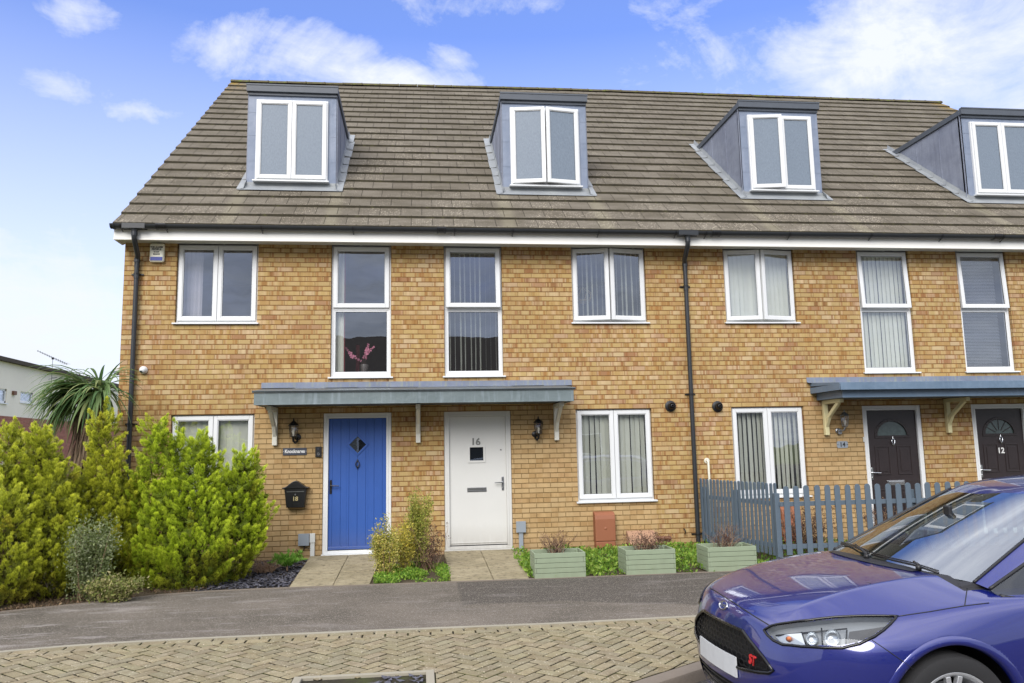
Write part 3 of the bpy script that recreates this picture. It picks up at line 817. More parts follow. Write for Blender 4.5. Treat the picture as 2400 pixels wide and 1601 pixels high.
# --- number 14 ------------------------------------------------------------
h14 = house('yellow brick terraced house numbered 14 with dark door, behind the picket fence', PARTY[2], PARTY[3], 0, 1, False, False, (9.387,10.60), (11.72,12.65), (11.616,12.644), (10.2,11.69), None)
W = double_window(h14, 9.387, 10.60, ZS, ZT, oL=9, oR=10)
vblind(W, 9.46, 10.53, ZS+.06, ZT-.06, .14, 14, 8, rnd)
W = tall_window(h14, 11.72, 12.65, ZB, ZT, ZM, top=3.2)
vblind(W, 11.77, 12.6, ZB+.06, ZT-.08, .14, 11, 20, rnd)
W = double_window(h14, 9.387, 10.60, ZLB, ZL-.004)
vblind(W, 9.46, 10.53, ZLB+.06, ZL-.06, .14, 14, 30, rnd)
def panel_door(h, L0, L1, spokes):
    cx = (L0+L1)/2; d = MB(); N = 14; r = .29; zc = 1.575
    # leaf with a half round light
    d.box(L0, L1, dy, dy+.04, .06, zc); d.box(L0, cx-r, dy, dy+.04, zc, 1.998); d.box(cx+r, L1, dy, dy+.04, zc, 1.998)
    for k in range(N):
        a, b2 = math.pi*k/N, math.pi*(k+1)/N; xa, xb = cx+r*math.cos(b2), cx+r*math.cos(a)
        d.prism([(xa, zc+r*.93*math.sin(b2)), (xb, zc+r*.93*math.sin(a)), (xb, 1.998), (xa, 1.998)], dy, dy+.04, 'y')
    o = d.build('door', M['dark_door'], h)
    m = MB()
    for k in range(N):
        a, b2 = math.pi*k/N, math.pi*(k+1)/N
        f = lambda t, q: (cx+q*math.cos(t), zc+q*.93*math.sin(t))
        m.prism([f(a, r+.018), f(b2, r+.018), f(b2, r-.028), f(a, r-.028)], dy-.012, dy+.01, 'y')
    m.box(cx-r-.018, cx+r+.018, dy-.012, dy+.01, zc-.03, zc+.012)
    for sx in (-1, 1):
        for (za, zb) in ((.95, 1.42), (.2, .72)):
            xc = cx+sx*.19; rect_frame(m, xc-.13, xc+.13, za, zb, dy-.010, dy-.0005, .022)
            m.box(xc-.075, xc+.075, dy-.008, dy-.0005, za+.055, zb-.055)
    m.build('door_moulding', M['dark_door'], o, bevel=.004)
    g = MB(); pts = [(cx+(r-.02)*math.cos(math.pi*k/N), zc+(r-.02)*.93*math.sin(math.pi*k/N)) for k in range(N+1)]
    g.prism(pts, dy+.012, dy+.016, 'y'); g.build('pane', M['door_glass'], o)
    if spokes:
        s = MB()
        for k in range(1, 6):
            t = math.pi*k/6; s.beam((cx+.07*math.cos(t), dy+.009, zc+.07*math.sin(t)), (cx+(r-.02)*math.cos(t), dy+.009, zc+(r-.02)*.93*math.sin(t)), .012, .008, 0, up=(0,1,0))
        s.build('glazing_bar', M['dark_door'], o)
    l = MB(); l.box(cx-.15, cx+.15, dy-.012, dy, .78, .86); l.box(cx-.13, cx+.13, dy-.018, dy-.0125, .80, .845); l.build('letter_plate', M['chrome'], o, bevel=.003)
    knocker(o, cx, zc-.09, dy, 'chrome')
    return o
door_frame(h14, 11.616, 12.644, 2.077)
d = panel_door(h14, 11.695, 12.565, False); handle(d, 11.73, .99, 1, dy, 'chrome')
dormer(h14, 10.205, 11.69, 8, 0)
canopy(h14, 10.84, PARTY[3], True, False, True, ('canopy_slate', 'canopy_slate'))
bracket(h14, 10.955, 'cream_paint')
eaves(h14, PARTY[2], PARTY[3], False, False, [8.95, 10.35, 11.75, 13.0], [9.12])

# --- number 12 ------------------------------------------------------------
h12 = house('yellow brick house with dark door numbered 12, at the right behind the car', PARTY[3], PARTY[4], 0, -1, False, True, (15.57,16.77), (13.53,14.45), (13.548,14.56), (14.57,16.06), None)
double_window(h12, 15.57, 16.77, ZS, ZT); 
W = tall_window(h12, 13.53, 14.45, ZB, ZT, ZM, top=2.5)
b = MB()
for k in range(76):
    z = ZB+.08+k*.0255; b.add([(13.6,.165,z+.010),(14.33,.165,z+.010),(14.33,.188,z),(13.6,.188,z)], [(0,1,2,3)])
b.build('venetian_blind', M['venetian'], W, recalc=False)
W = double_window(h12, 15.57, 16.77, ZLB, ZL-.004); vblind(W, 15.64, 16.7, ZLB+.06, ZL-.06, .14, 13, 22, rnd)
door_frame(h12, 13.548, 14.56, 2.077)
d = panel_door(h12, 13.625, 14.483, True); handle(d, 13.66, .99, 1, dy, 'chrome')
text_mesh(d, '12', 14.045, dy-.004, 1.30, .13, 'white_letters', 'door_number')
dormer(h12, 14.57, 16.06)
canopy(h12, PARTY[3], 15.32, False, True, True, ('canopy_slate', 'canopy_slate'))
bracket(h12, 13.09, 'cream_paint'); bracket(h12, 15.2, 'cream_paint')
eaves(h12, PARTY[3], PARTY[4], False, True, [14.1, 15.5, 16.9, 18.1], [14.0])
# ------------------------------------------------------------------ things on the wall
def lantern(x, y, z0, label, mat='black_metal', up=False, side=.045):
    """coach lantern on a wall bracket; z0 = bottom of the arm"""
    t = thing('wall_lantern', label, 'wall lamp', (x, 0, z0), 'coach lanterns beside the front doors')
    b = MB()
    bx = x+side if not up else x-.03
    zb = z0+.10 if not up else z0+.045
    b.lathe((bx, -.0, zb), [(0,-.022),(.03,-.02),(.046,-.012),(.05,-.001)], 'y', 18)
    if not up:
        b.tube([(bx,-.02,zb-.01),(bx,-.05,zb-.065),(lerp(bx,x,.5),-.09,zb-.085),(x,-.115,zb-.06),(x,-.12,zb-.01)], [.016,.017,.018,.016,.02], 10)
        b.lathe((lerp(bx,x,.5), -.085, z0+.01), [(0,-.012),(.018,-.008),(.022,.01),(.014,.03)], 'z', 14)
        zl = zb-.012
    else:
        b.tube([(bx,-.02,zb),(bx,-.07,zb-.01),(x+.01,-.11,zb+.01),(x+.03,-.12,zb+.06)], [.014,.012,.012,.014], 10); zl = zb+.055; x = x+.03
        b.box(bx-.03, bx+.03, -.06, -.012, zb-.05, zb+.02)
    b.build('wall_arm', M[mat], t, smooth=True, angle=40)
    c = Vector((x, -.12, zl)); n = 6
    h = .155
    b = MB()
    b.lathe(c, [(0,0),(.022,0),(.05,.02),(.046,.026)], 'z', n)
    b.lathe(c+Vector((0,0,.026+h)), [(.070,0),(.078,.004),(.066,.022),(.045,.045),(.030,.060),(.014,.066),(.010,.082),(.012,.088),(.004,.105),(0,.118)], 'z', n)
    for k in range(n):
        a = 2*math.pi*k/n; ca, sa = math.cos(a), math.sin(a)
        b.beam(c+Vector((ca*.046, sa*.046, .022)), c+Vector((ca*.068, sa*.068, .03+h)), .007, .007)
    b.build('lantern_cage', M[mat], t, bevel=.0015)
    g = MB(); g.lathe(c, [(.042,.026),(.064,.026+h)], 'z', n); g.build('lantern_glass', M['lamp_glass'], t, recalc=False)
    g = MB(); g.lathe(c, [(.012,.02),(.012,.05),(.022,.075),(.022,.1),(.012,.118),(0,.122)], 'z', 12); g.build('bulb', M['bulb'], t, smooth=True)
    return t
lantern(2.545, 0, 1.63, 'black coach lantern on the wall left of the blue door')
lantern(6.225, 0, 1.61, 'black coach lantern on the wall right of the white door', side=-.04)
lantern(11.20, 0, 1.63, 'grey coach lantern above the number 14 plate', 'satin', True)

def wall_item(name, label, cat, x, z, group=None): return thing(name, label, cat, (x, 0, z), group)
t = wall_item('alarm_box', 'cream burglar alarm box with blue strobe bar high on the left corner of the wall', 'alarm box', .48, 4.38)
b = MB(); b.box(.375, .585, -.075, -.002, 4.385, 4.675); b.build('casing', M['alarm_cream'], t, bevel=.028)
b = MB(); b.box(.392, .568, -.079, -.070, 4.405, 4.462); b.build('strobe_lens', M['alarm_blue'], t, bevel=.008)
for s, z, sz in (('THE ALARM', 4.610, .034), ('PEOPLE', 4.575, .042), ('01329', 4.537, .032), ('822044', 4.502, .032)):
    text_mesh(t, s, .480, -.077, z, sz, 'black_letters', 'lettering', .002, ax=1.0)

def dome_cam(x, y, z, normal, label):
    t = thing('security_camera', label, 'security camera', (x, y, z), 'white dome cameras at the house corner')
    Tm = Matrix.Translation((x, y, z)) @ Vector(normal).to_track_quat('Z', 'Y').to_matrix().to_4x4()
    b = MB(); b.T = Tm; b.lathe((0,0,0), [(.056,0),(.058,.01),(.056,.03),(.050,.035)], 'z', 24); b.build('base', M['upvc'], t, smooth=True, angle=40)
    b = MB(); b.T = Tm; b.lathe((0,0,.03), [(.052,0),(.052,.012),(.045,.036),(.028,.052),(0,.058)], 'z', 24); b.build('housing', M['upvc'], t, smooth=True)
    c = MB(); d = Vector((-.25,-.55,-.6)).normalized() if normal[1] else Vector((-.6,-.5,-.6)).normalized()
    p = Vector((x,y,z)) + Vector(normal)*.04 + d*.034
    q = d.to_track_quat('Z', 'Y').to_matrix().to_4x4(); c.T = Matrix.Translation(p) @ q
    c.lathe((0,0,0), [(.022,0),(.022,.016),(.018,.019),(0,.020)], 'z', 16); c.build('lens', M['black_plastic'], t, smooth=True, angle=40)
    return t
dome_cam(.345, -.001, 2.757, (0,-1,0), 'white dome security camera on the front wall right of the downpipe')
t = thing('security_camera', 'white dome security camera sticking out round the left gable corner', 'security camera', (-.03, .25, 2.72), 'white dome cameras at the house corner')
b = MB(); b.box(-.03, -.001, .20, .30, 2.76, 2.86); b.tube([(-.02,.25,2.81),(-.11,.25,2.815)], .03, 12); b.lathe((-.12,.25,2.80), [(0,.03),(.05,.028),(.062,.01),(.062,-.03)], 'z', 20); b.build('base', M['upvc'], t, smooth=True, angle=40)
b = MB(); b.lathe((-.12,.25,2.77), [(.058,0),(.054,-.03),(.036,-.055),(0,-.066)], 'z', 20); b.build('housing', M['grey_box'], t, smooth=True)

t = wall_item('house_name_sign', 'dark slate name plate reading Knocknarea under the left lantern', 'sign', 2.55, 1.46)
b = MB(); b.box(2.379, 2.725, -.014, -.002, 1.462, 1.570); b.build('plate', M['slate_plate'], t, bevel=.002)
text_mesh(t, 'Knocknarea', 2.552, -.015, 1.518, .072, 'white_letters', 'lettering', .0015, ax=.84, bold=.03)
b = MB()
for x in (2.39, 2.714): b.lathe((x, -.014, 1.516), [(0,-.003),(.004,-.002),(.004,0)], 'y', 8)
b.build('screw', M['chrome'], t)
t = wall_item('video_doorbell', 'small black video doorbell beside the frame of the blue door', 'doorbell', 2.90, 1.42)
b = MB(); b.box(2.853, 2.945, -.028, -.002, 1.425, 1.582); b.build('casing', M['black_plastic'], t, bevel=.008)
b = MB(); b.lathe((2.899, -.028, 1.472), [(.014,-.001),(.017,-.003),(.019,-.001)], 'y', 20); b.build('button', M['satin'], t, smooth=True)
b = MB(); b.lathe((2.899, -.028, 1.545), [(0,-.004),(.012,-.003),(.015,0)], 'y', 18); b.build('lens', M['slate_plate'], t, smooth=True)

t = wall_item('letter_box', 'black wall letter box with a curved lid and gold number 18', 'letter box', 2.58, .70)
b = MB(); b.prism([(2.425,.985),(2.745,.985),(2.715,.70),(2.458,.70)], -.115, -.002, 'y'); b.build('box', M['black_metal'], t, bevel=.006)
b = MB(); pts = [(2.392,.975),(2.396,.992)]
for k in range(13):
    u = k/12; pts.append((lerp(2.41,2.76,u), .992+.095*math.sin(math.pi*u)**1.9))
pts += [(2.774,.992),(2.778,.975)]
b.prism(pts, -.13, -.001, 'y'); b.build('lid', M['black_metal'], t, bevel=.006)
b = MB(); b.box(2.46,2.71,-.121,-.1155,.925,.935); b.lathe((2.585,-.1155,.885), [(0,-.007),(.011,-.006),(.013,0)], 'y', 14); b.build('slot_trim', M['satin'], t)
text_mesh(t, '18', 2.585, -.117, .825, .085, 'gold_letters', 'lettering', .002)

def util_box(x0, x1, z0, z1, pipe, label, wire):
    t = wall_item('utility_box', label, 'utility box', (x0+x1)/2, z0, 'grey cable boxes low on the wall')
    b = MB(); b.box(x0, x1, -.06, -.002, z0, z1); b.box(x0-.004, x1+.004, -.066, -.0605, z0-.004, z1+.004); b.build('cover', M['grey_box'], t, bevel=.005)
    b = MB(); a0, a1, c0, c1 = pipe; b.box(a0, a1, -.045, -.003, c0, c1)
    if wire: b.box(a0-.008, a1+.008, -.055, -.0455 , c1-.13, c1+.005)
    b.build('conduit', M['upvc_dull' if wire else 'grey_box'], t, bevel=.006)
    if wire:
        b = MB(); b.tube([(x0+.08,-.03,z0),(x0+.085,-.03,z0-.05),(x0+.05,-.03,z0-.10),(x0-.01,-.02,z0-.09),(x0-.03,-.02,z0-.05)], .005, 6); b.tube([(x0+.085,-.03,z0-.03),(a0+.01,-.03,z0-.06)], .004, 6); b.build('cable', M['black_plastic'], t, smooth=True)
util_box(2.633, 2.782, .146, .311, (2.80, 2.862, -.05, .31), 'grey square utility box with loose cable left of the blue door', True)
util_box(5.862, 6.002, .235, .393, (5.90, 5.965, -.1, .234), 'grey square utility box on a conduit right of the white door', False)

def flue(x, z, label):
    t = wall_item('flue_vent', label, 'vent', x, z, 'black round flue outlets')
    b = MB(); b.lathe((x,0,z), [(.088,-.002),(.088,-.02),(.07,-.026),(.05,-.03)], 'y', 28); b.build('wall_collar', M['black_plastic'], t, smooth=True, angle=40)
    b = MB(); b.lathe((x,0,z), [(.052,-.02),(.052,-.10),(.046,-.11),(.042,-.10),(.042,-.02)], 'y', 24); b.lathe((x,0,z), [(0,-.07),(.026,-.08),(.03,-.12),(.022,-.125),(.0,-.09)], 'y', 20); b.build('flue_pipe', M['black_plastic'], t, smooth=True, angle=40)
flue(8.374, 2.115, 'black round flue outlet on the wall left of the middle downpipe')
flue(9.15, 2.10, 'black round flue outlet on the wall right of the middle downpipe')

def meter(x0, x1, z0, z1, label, mat):
    t = wall_item('meter_box', label, 'meter box', (x0+x1)/2, z0, 'gas meter boxes')
    b = MB(); b.prism([(-.002,z1+.02),(-.10,z1+.01),(-.15,z1-.03),(-.165,z1-.09),(-.165,z0+.1),(-.002,z0+.1)], x0, x1, 'x'); b.box(x0+.006, x1-.006, -.158, -.003, z0, z0+.098)
    b.build('cover', M[mat], t, bevel=.012)
    b = MB(); b.lathe(((x0+x1)/2, -.1655, (z0+z1)/2+.03), [(0,-.004),(.018,-.003),(.022,0)], 'y', 18); b.build('lock', M[mat], t, smooth=True)
    b = MB(); b.box(x0+.05, x1-.05, -.12, -.004, z0-.14, z0-.0005); b.build('base', M['clay_pipe'], t, bevel=.01)
meter(7.06, 7.375, -.03, .49, 'terracotta gas meter box on the wall under the right-hand window of number 16', 'terracotta')
meter(10.05, 10.37, -.03, .49, 'pinkish meter box on the wall behind the picket fence', 'terracotta')

t = wall_item('low_cover_box', 'pinkish sloping cover box low on the wall behind the middle planter', 'cover box', 7.82, -.1)
b = MB(); b.prism([(-.002,.20),(-.06,.20),(-.26,.03),(-.26,-.12),(-.002,-.12)], 7.575, 8.01, 'x'); b.build('cover', M['pink_brickbox'], t, bevel=.008)
b = MB(); b.box(7.57, 7.574, -.262, -.002, -.1, .02); b.build('side_lip', M['clay_pipe'], t)
b = MB(); b.tube([(8.02,-.05,.085),(8.24,-.06,.075)], .028, 14); b.tube([(8.22,-.06,.075),(8.265,-.062,.073)], .036, 14); b.tube([(8.02,-.05,.085),(8.02,-.002,.085)], .028, 12)
tag(b.build('waste_pipe', M['clay_pipe'], smooth=True, angle=40), 'short brown waste pipe stub low on the wall beside the sloping cover box', 'pipe')
b = MB(); b.tube([(8.50,-.002,.20),(8.50,-.04,.20),(8.515,-.045,.16),(8.50,-.04,.12)], .008, 8)
tag(b.build('wall_hook', M['black_metal'], smooth=True), 'small black bent metal hook on the wall left of the middle downpipe foot', 'hook')
b = MB(); b.tube([(8.93,-.002,1.245),(8.93,-.035,1.245),(8.935,-.05,1.225),(8.937,-.052,.9),(8.94,-.052,-.06)], .018, 12)
b.lathe((8.93,0,1.245), [(.045,-.001),(.045,-.008),(.02,-.012)], 'y', 16)
tag(b.build('condensate_pipe', M['cream_plastic'], smooth=True, angle=40), 'thin cream condensate pipe running down the wall behind the fence', 'pipe')
t = wall_item('number_plate_sign', 'small pale oval-ended house number plate reading 14', 'sign', 11.22, 1.39)
b = MB(); b.prism([(11.128,1.42),(11.145,1.40),(11.30,1.40),(11.318,1.42),(11.318,1.49),(11.30,1.51),(11.145,1.51),(11.128,1.49)], -.012, -.002, 'y'); b.build('plate', M['grey_box'], t, bevel=.002)
text_mesh(t, '14', 11.222, -.013, 1.452, .10, 'black_letters', 'lettering', .0015)
b = MB()
for x in (11.14, 11.306): b.box(x-.012, x+.012, -.016, -.0125, 1.45, 1.457)
b.build('fixing', M['black_letters'], t)
b = MB(); b.box(11.585, 11.612, -.02, -.002, 1.49, 1.57); tag(b.build('doorbell', M['upvc_dull'], bevel=.004), 'tiny white doorbell push beside the door of number 14', 'doorbell')

# orchid behind the lower pane of the stairs window
t = thing('orchid', 'pink blossom sprays standing inside the lower stair window of number 18', 'flower', (3.55, .3, 2.70))
b = MB(); b.lathe((3.55,.30,2.72), [(0,0),(.05,0),(.065,.12),(.06,.13),(.05,.11)], 'z', 16); b.build('pot', M['pot_white'], t, smooth=True, angle=40)
stems = [[(3.55,.3,2.8),(3.53,.28,2.95),(3.60,.26,3.05),(3.70,.25,3.12)], [(3.55,.3,2.8),(3.50,.28,2.9),(3.36,.26,2.98),(3.27,.25,3.10)], [(3.55,.3,2.8),(3.58,.28,3.0),(3.61,.26,3.16)]]
b = MB()
for s in stems: b.tube(s, .004, 5)
b.build('stem', M['twig_dark'], t)
b = MB(); rr_ = random.Random(3)
for s in stems:
    for k in range(9):
        u = .35+.65*k/8; i = min(int(u*(len(s)-1)), len(s)-2); p = Vector(s[i]).lerp(Vector(s[i+1]), u*(len(s)-1)-i)
        big = .028 if k in (3,4,5) else .013
        for q in range(5):
            a = 2*math.pi*q/5+rr_.random(); c = p+Vector((math.cos(a)*big, rr_.uniform(-.01,.01), math.sin(a)*big))
            b.add([p+Vector((0,-.004,0)), c+Vector((math.sin(a)*big*.5,0,-math.cos(a)*big*.5)), c+Vector((math.cos(a)*big*.5,0,math.sin(a)*big*.5)), c-Vector((math.sin(a)*big*.5,0,-math.cos(a)*big*.5))], [(0,1,2,3)])
b.build('blossom', M['petal'], t, recalc=False)
# pendant shade behind upper window of 16
t = thing('pendant_lamp', 'gold pendant lampshade hanging behind the open upstairs window of number 16', 'lamp', (7.15, .75, 4.0))
b = MB(); b.lathe((7.17,.75,3.93), [(.13,0),(.15,.02),(.12,.035),(.10,.02)], 'z', 24)
for k in range(8):
    a = 2*math.pi*k/8; b.tube([(7.17+.135*math.cos(a),.75+.135*math.sin(a),3.95),(7.17+.15*math.cos(a+.3),.75+.15*math.sin(a+.3),4.08),(7.17+.05*math.cos(a),.75+.05*math.sin(a),4.18)], .005, 5)
b.build('shade', M['lamp_shade_gold'], t); b = MB(); b.tube([(7.17,.75,4.15),(7.17,.75,4.745)], .004, 6); b.build('cord', M['black_plastic'], t)

# ------------------------------------------------------------------ ground
def edge_y(x):   # back edge of the pavement
    pts = [(-8,-4.6),(-2,-3.75),(0,-3.02),(.94,-2.62),(1.39,-2.36),(1.92,-2.24),(2.6,-2.21),(4.8,-2.26),(6.5,-2.29),(8.2,-2.29),(30,-2.33)]
    for (a, b) in zip(pts, pts[1:]):
        if a[0] <= x <= b[0]: return lerp(a[1], b[1], (x-a[0])/(b[0]-a[0]))
    return pts[-1][1] if x > 0 else pts[0][1]
def pave_y(x):   # front edge of the pavement / back edge of the block paving
    pts = [(-8,-8.6),(-3,-6.3),(0,-5.12),(.89,-4.83),(1.56,-4.70),(2.4,-4.67),(3.85,-4.68),(5.65,-4.73),(7.05,-4.70),(30,-4.5)]
    for (a, b) in zip(pts, pts[1:]):
        if a[0] <= x <= b[0]: return lerp(a[1], b[1], (x-a[0])/(b[0]-a[0]))
    return pts[-1][1]
def asphalt(name, a, b, scuff, patch):
    t = NT(name); p = t.pos(); q = t.xyz(p)
    sp = t.n('TexVoronoi', i_Vector=p, i_Scale=140.0); r = t.n('SeparateColor', i_0=sp.outputs['Color']).outputs[0]
    n = t.noise(p, .8, 4, .6); fine = t.noise(p, 110, 2, .8)
    c = t.mix(t.ramp(n, [(.35, (0,0,0)), (.65, (1,1,1))]), a, b)
    # older surface with scuffs to the left, newer darker patch to the right
    if patch:
        wob = t.math('MULTIPLY', t.noise(p, 2.2, 3), .25)
        ex = t.ramp(t.math('ADD', t.math('SUBTRACT', q[0], 4.86), t.math('MULTIPLY', t.noise(p, 6, 3), .05)), [(.0, (0,0,0)), (.03, (1,1,1))])
        lim = t.math('ADD', t.math('MULTIPLY', t.ramp(t.math('MULTIPLY_ADD', q[0], .5, -2.95), [(0, (0,0,0)), (1, (1,1,1))]), -.75), -3.78)
        lim = t.math('ADD', lim, t.math('MULTIPLY', t.noise(p, 1.7, 2), .16))
        ey = t.ramp(t.math('MULTIPLY', t.math('SUBTRACT', q[1], lim), 6), [(0, (0,0,0)), (.5, (1,1,1))])
        c = t.mix(t.math('MULTIPLY', t.math('MULTIPLY', ex, ey), .85), c, srgb(80,75,69))
        sc = t.noise(t.map(p, (.7, 3.2, 1), rot=(0,0,R(-14))), 1.7, 4, .7)
        scm = t.math('MULTIPLY', t.ramp(sc, [(.54, (0,0,0)), (.64, (1,1,1))]), t.ramp(t.math('MULTIPLY', q[0], .25), [(.0, (1,1,1)), (.99, (.3,.3,.3))]))
        scm = t.math('MULTIPLY', scm, t.ramp(fine, [(.3, (.3,.3,.3)), (.6, (1,1,1))]))
        c = t.mix(t.math('MULTIPLY', scm, .7), c, scuff)
    k = t.math('MULTIPLY_ADD', fine, .9, .55)
    c = t.mix(1, c, t.n('CombineColor', i_0=k, i_1=k, i_2=k).outputs[0], 'MULTIPLY')
    c = t.mix(t.math('MULTIPLY', t.ramp(r, [(.86, (0,0,0)), (.92, (1,1,1))]), .6), c, srgb(176,168,156))
    M[name] = t.done(t.bsdf(c, .9, 0, t.bump(t.math('ADD', fine, t.math('MULTIPLY', sp.outputs[0], .5)), .008), Specular_IOR_Level=.25))
asphalt('asphalt', srgb(90,84,75), srgb(116,108,98), srgb(172,165,160), True)
asphalt('road_asphalt', srgb(74,70,66), srgb(86,82,78), srgb(120,116,110), False)
def paver():
    t = NT('paver'); p = t.pos()
    col = t.n('Attribute', attribute_name='tint').outputs['Color']
    c = t.mix(1, srgb(140,131,107), col, 'MULTIPLY')
    n = t.noise(p, 9, 4, .6); c = t.mix(t.ramp(n, [(.45, (0,0,0)), (.75, (.7,.7,.7))]), c, srgb(112,98,74))
    v = t.n('TexVoronoi', i_Vector=p, i_Scale=48.0); r = t.n('SeparateColor', i_0=v.outputs['Color']).outputs[0]
    m = t.math('MULTIPLY', t.ramp(v.outputs['Distance'], [(.2, (1,1,1)), (.42, (0,0,0))]), t.ramp(r, [(.78, (0,0,0)), (.84, (1,1,1))]))
    c = t.mix(t.math('MULTIPLY', m, .7), c, srgb(190,180,160))
    v2 = t.n('TexVoronoi', i_Vector=p, i_Scale=130.0)
    f = t.math('MULTIPLY_ADD', t.noise(p, 120, 3, .8), 1.3, .36)
    c = t.mix(1, c, t.n('CombineColor', i_0=f, i_1=f, i_2=f).outputs[0], 'MULTIPLY')
    M['paver'] = t.done(t.bsdf(c, .9, 0, t.bump(t.math('ADD', t.noise(p, 90, 3), t.math('MULTIPLY', n, .6)), .006), Specular_IOR_Level=.25))
    t = NT('joint'); p = t.pos()
    c = t.ramp(t.noise(p, 2.2, 4, .65), [(.36, srgb(34,28,18)), (.5, srgb(50,45,24)), (.64, srgb(66,76,22))])
    M['joint'] = t.done(t.bsdf(c, 1, 0, t.bump(t.noise(p, 70, 3), .02)))
    t = NT('slab'); p = t.pos(); 
    n = t.noise(p, 3.0, 5, .65); c = t.mix(t.ramp(n, [(.38, (0,0,0)), (.62, (1,1,1))]), srgb(142,132,106), srgb(162,151,124))
    v = t.noise(p, 14, 5, .7); c = t.mix(t.ramp(v, [(.52, (0,0,0)), (.66, (.75,.75,.75))]), c, srgb(90,80,62))
    f = t.math('MULTIPLY_ADD', t.noise(p, 110, 3, .8), 1.1, .45)
    c = t.mix(1, c, t.n('CombineColor', i_0=f, i_1=f, i_2=f).outputs[0], 'MULTIPLY')
    M['slab'] = t.done(t.bsdf(c, .88, 0, t.bump(t.math('ADD', v, t.noise(p, 60, 3)), .008), Specular_IOR_Level=.3))
    simple('kerb_stone', srgb(120,110,98), .85, var=.15, scale=5, bump=.004, bscale=60)
    simple('edging', srgb(150,144,128), .8, var=.14, scale=4, bump=.003, bscale=60)
    simple('grass_far', srgb(96,104,58), .95, var=.25, scale=1)
    simple('bed_soil', srgb(74,62,44), .95, var=.4, scale=12, bump=.03, bscale=35)
    simple('slate_chip', srgb(84,84,94), .6, var=.4, scale=14, bump=.002)
paver()

# wide ground and road sheets
b = MB(); b.add([(-400,-300,-.26),(400,-300,-.26),(400,500,-.26),(-400,500,-.26)], [(0,1,2,3)]); struct(b.build('ground', M['grass_far']))
b = MB(); b.add([(-60,-40,-.192),(60,-40,-.192),(60,-3.2,-.192),(-60,-3.2,-.192)], [(0,1,2,3)]); struct(b.build('road', M['road_asphalt']))
# pavement slab
def strip(xs, f0, f1, z0, z1, zb, name, mat):
    b = MB(); n = len(xs)
    v = [(x, f0(x), z0) for x in xs] + [(x, f1(x), z1) for x in xs] + [(x, f1(x), zb) for x in xs] + [(x, f0(x), zb) for x in xs]
    b.add(v, [(i, i+1, n+i+1, n+i) for i in range(n-1)] + [(n+i, n+i+1, 2*n+i+1, 2*n+i) for i in range(n-1)] + [(3*n+i, 3*n+i+1, i+1, i) for i in range(n-1)])
    return b.build(name, M[mat])
XS = [-8,-6,-4,-3,-2,-1,-.5,0,.47,.94,1.39,1.92,2.4,3,3.85,4.8,5.65,6.5,7.05,8.2,10,14,20,30]
struct(strip(XS, edge_y, lambda x: pave_y(x)+.055, -.098, -.100, -.25, 'pavement', 'asphalt'))
struct(strip(XS, lambda x: edge_y(x)+.045, edge_y, -.090, -.090, -.25, 'garden_edging', 'kerb_stone'))
struct(strip(XS, lambda x: pave_y(x)+.055, pave_y, -.093, -.093, -.25, 'pavement_edging', 'edging'))

# kerb line of the raised block paving
K = [(-6,-17.0),(0,-11.2),(3.2,-8.75),(5.0,-7.38),(6.03,-6.61),(6.45,-6.33),(7.2,-5.82),(8.0,-5.3),(8.8,-4.92),(9.6,-4.72),(30,-4.56)]
def inside_table(x, y):
    if y > pave_y(x): return False
    for (a, b) in zip(K, K[1:]):
        if a[0] <= x <= b[0]: return y > lerp(a[1], b[1], (x-a[0])/(b[0]-a[0])) + .13
    return False
b = MB(); n = len(K)
off = []
for i, p in enumerate(K):
    q0 = Vector(K[max(0,i-1)]); q1 = Vector(K[min(n-1,i+1)]); d = (q1-q0).normalized(); nn = Vector((-d.y, d.x)); off.append((Vector(p), nn))
prof = [(.125,-.3),(.125,-.104),(.03,-.104),(.008,-.112),(0,-.13),(-.004,-.3)]
v = []
for (p, nn) in off:
    for (o_, z) in prof: v.append((p.x+nn.x*o_, p.y+nn.y*o_, z))
L = len(prof); b.add(v, [(i*L+k, (i+1)*L+k, (i+1)*L+k+1, i*L+k+1) for i in range(n-1) for k in range(L-1)])
struct(b.build('kerb', M['kerb_stone'], smooth=True, angle=40))

# block paving in herringbone, every block modelled, joints lower and mossy
def clip(poly, px, py, nx, ny):
    out = []
    for i in range(len(poly)):
        a, c = poly[i], poly[(i+1) % len(poly)]
        da = (a[0]-px)*nx+(a[1]-py)*ny; dc = (c[0]-px)*nx+(c[1]-py)*ny
        if da >= 0: out.append(a)
        if da*dc < 0: t = da/(da-dc); out.append((lerp(a[0],c[0],t), lerp(a[1],c[1],t)))
    return out
def block(b, poly, z, col, rnd):
    n = len(poly)
    if n < 3: return
    cx = sum(p[0] for p in poly)/n; cy = sum(p[1] for p in poly)/n
    tx, ty = rnd.uniform(-.02,.02), rnd.uniform(-.02,.02); dz = rnd.uniform(-.002,.002)
    ins = []
    for p in poly:
        d = math.hypot(p[0]-cx, p[1]-cy); k = max(0, 1-.0055/d) if d > .01 else 0; ins.append((cx+(p[0]-cx)*k, cy+(p[1]-cy)*k))
    v = [(p[0], p[1], z+dz-.0045) for p in poly] + [(q[0], q[1], z+dz+(q[0]-cx)*tx*.5+(q[1]-cy)*ty*.5) for q in ins] + [(p[0], p[1], z-.02) for p in poly]
    b.add(v, [tuple(range(n, 2*n))] + [(i, (i+1)%n, n+(i+1)%n, n+i) for i in range(n)] + [(2*n+i, 2*n+(i+1)%n, (i+1)%n, i) for i in range(n)], 0, col)
    for i in range(n): b.m[-1-i] = 1
b = MB(); rn = random.Random(11); S_, Wd = .1, .1
ang = R(47); ca, sa = math.cos(ang), math.sin(ang)
gap = .0075
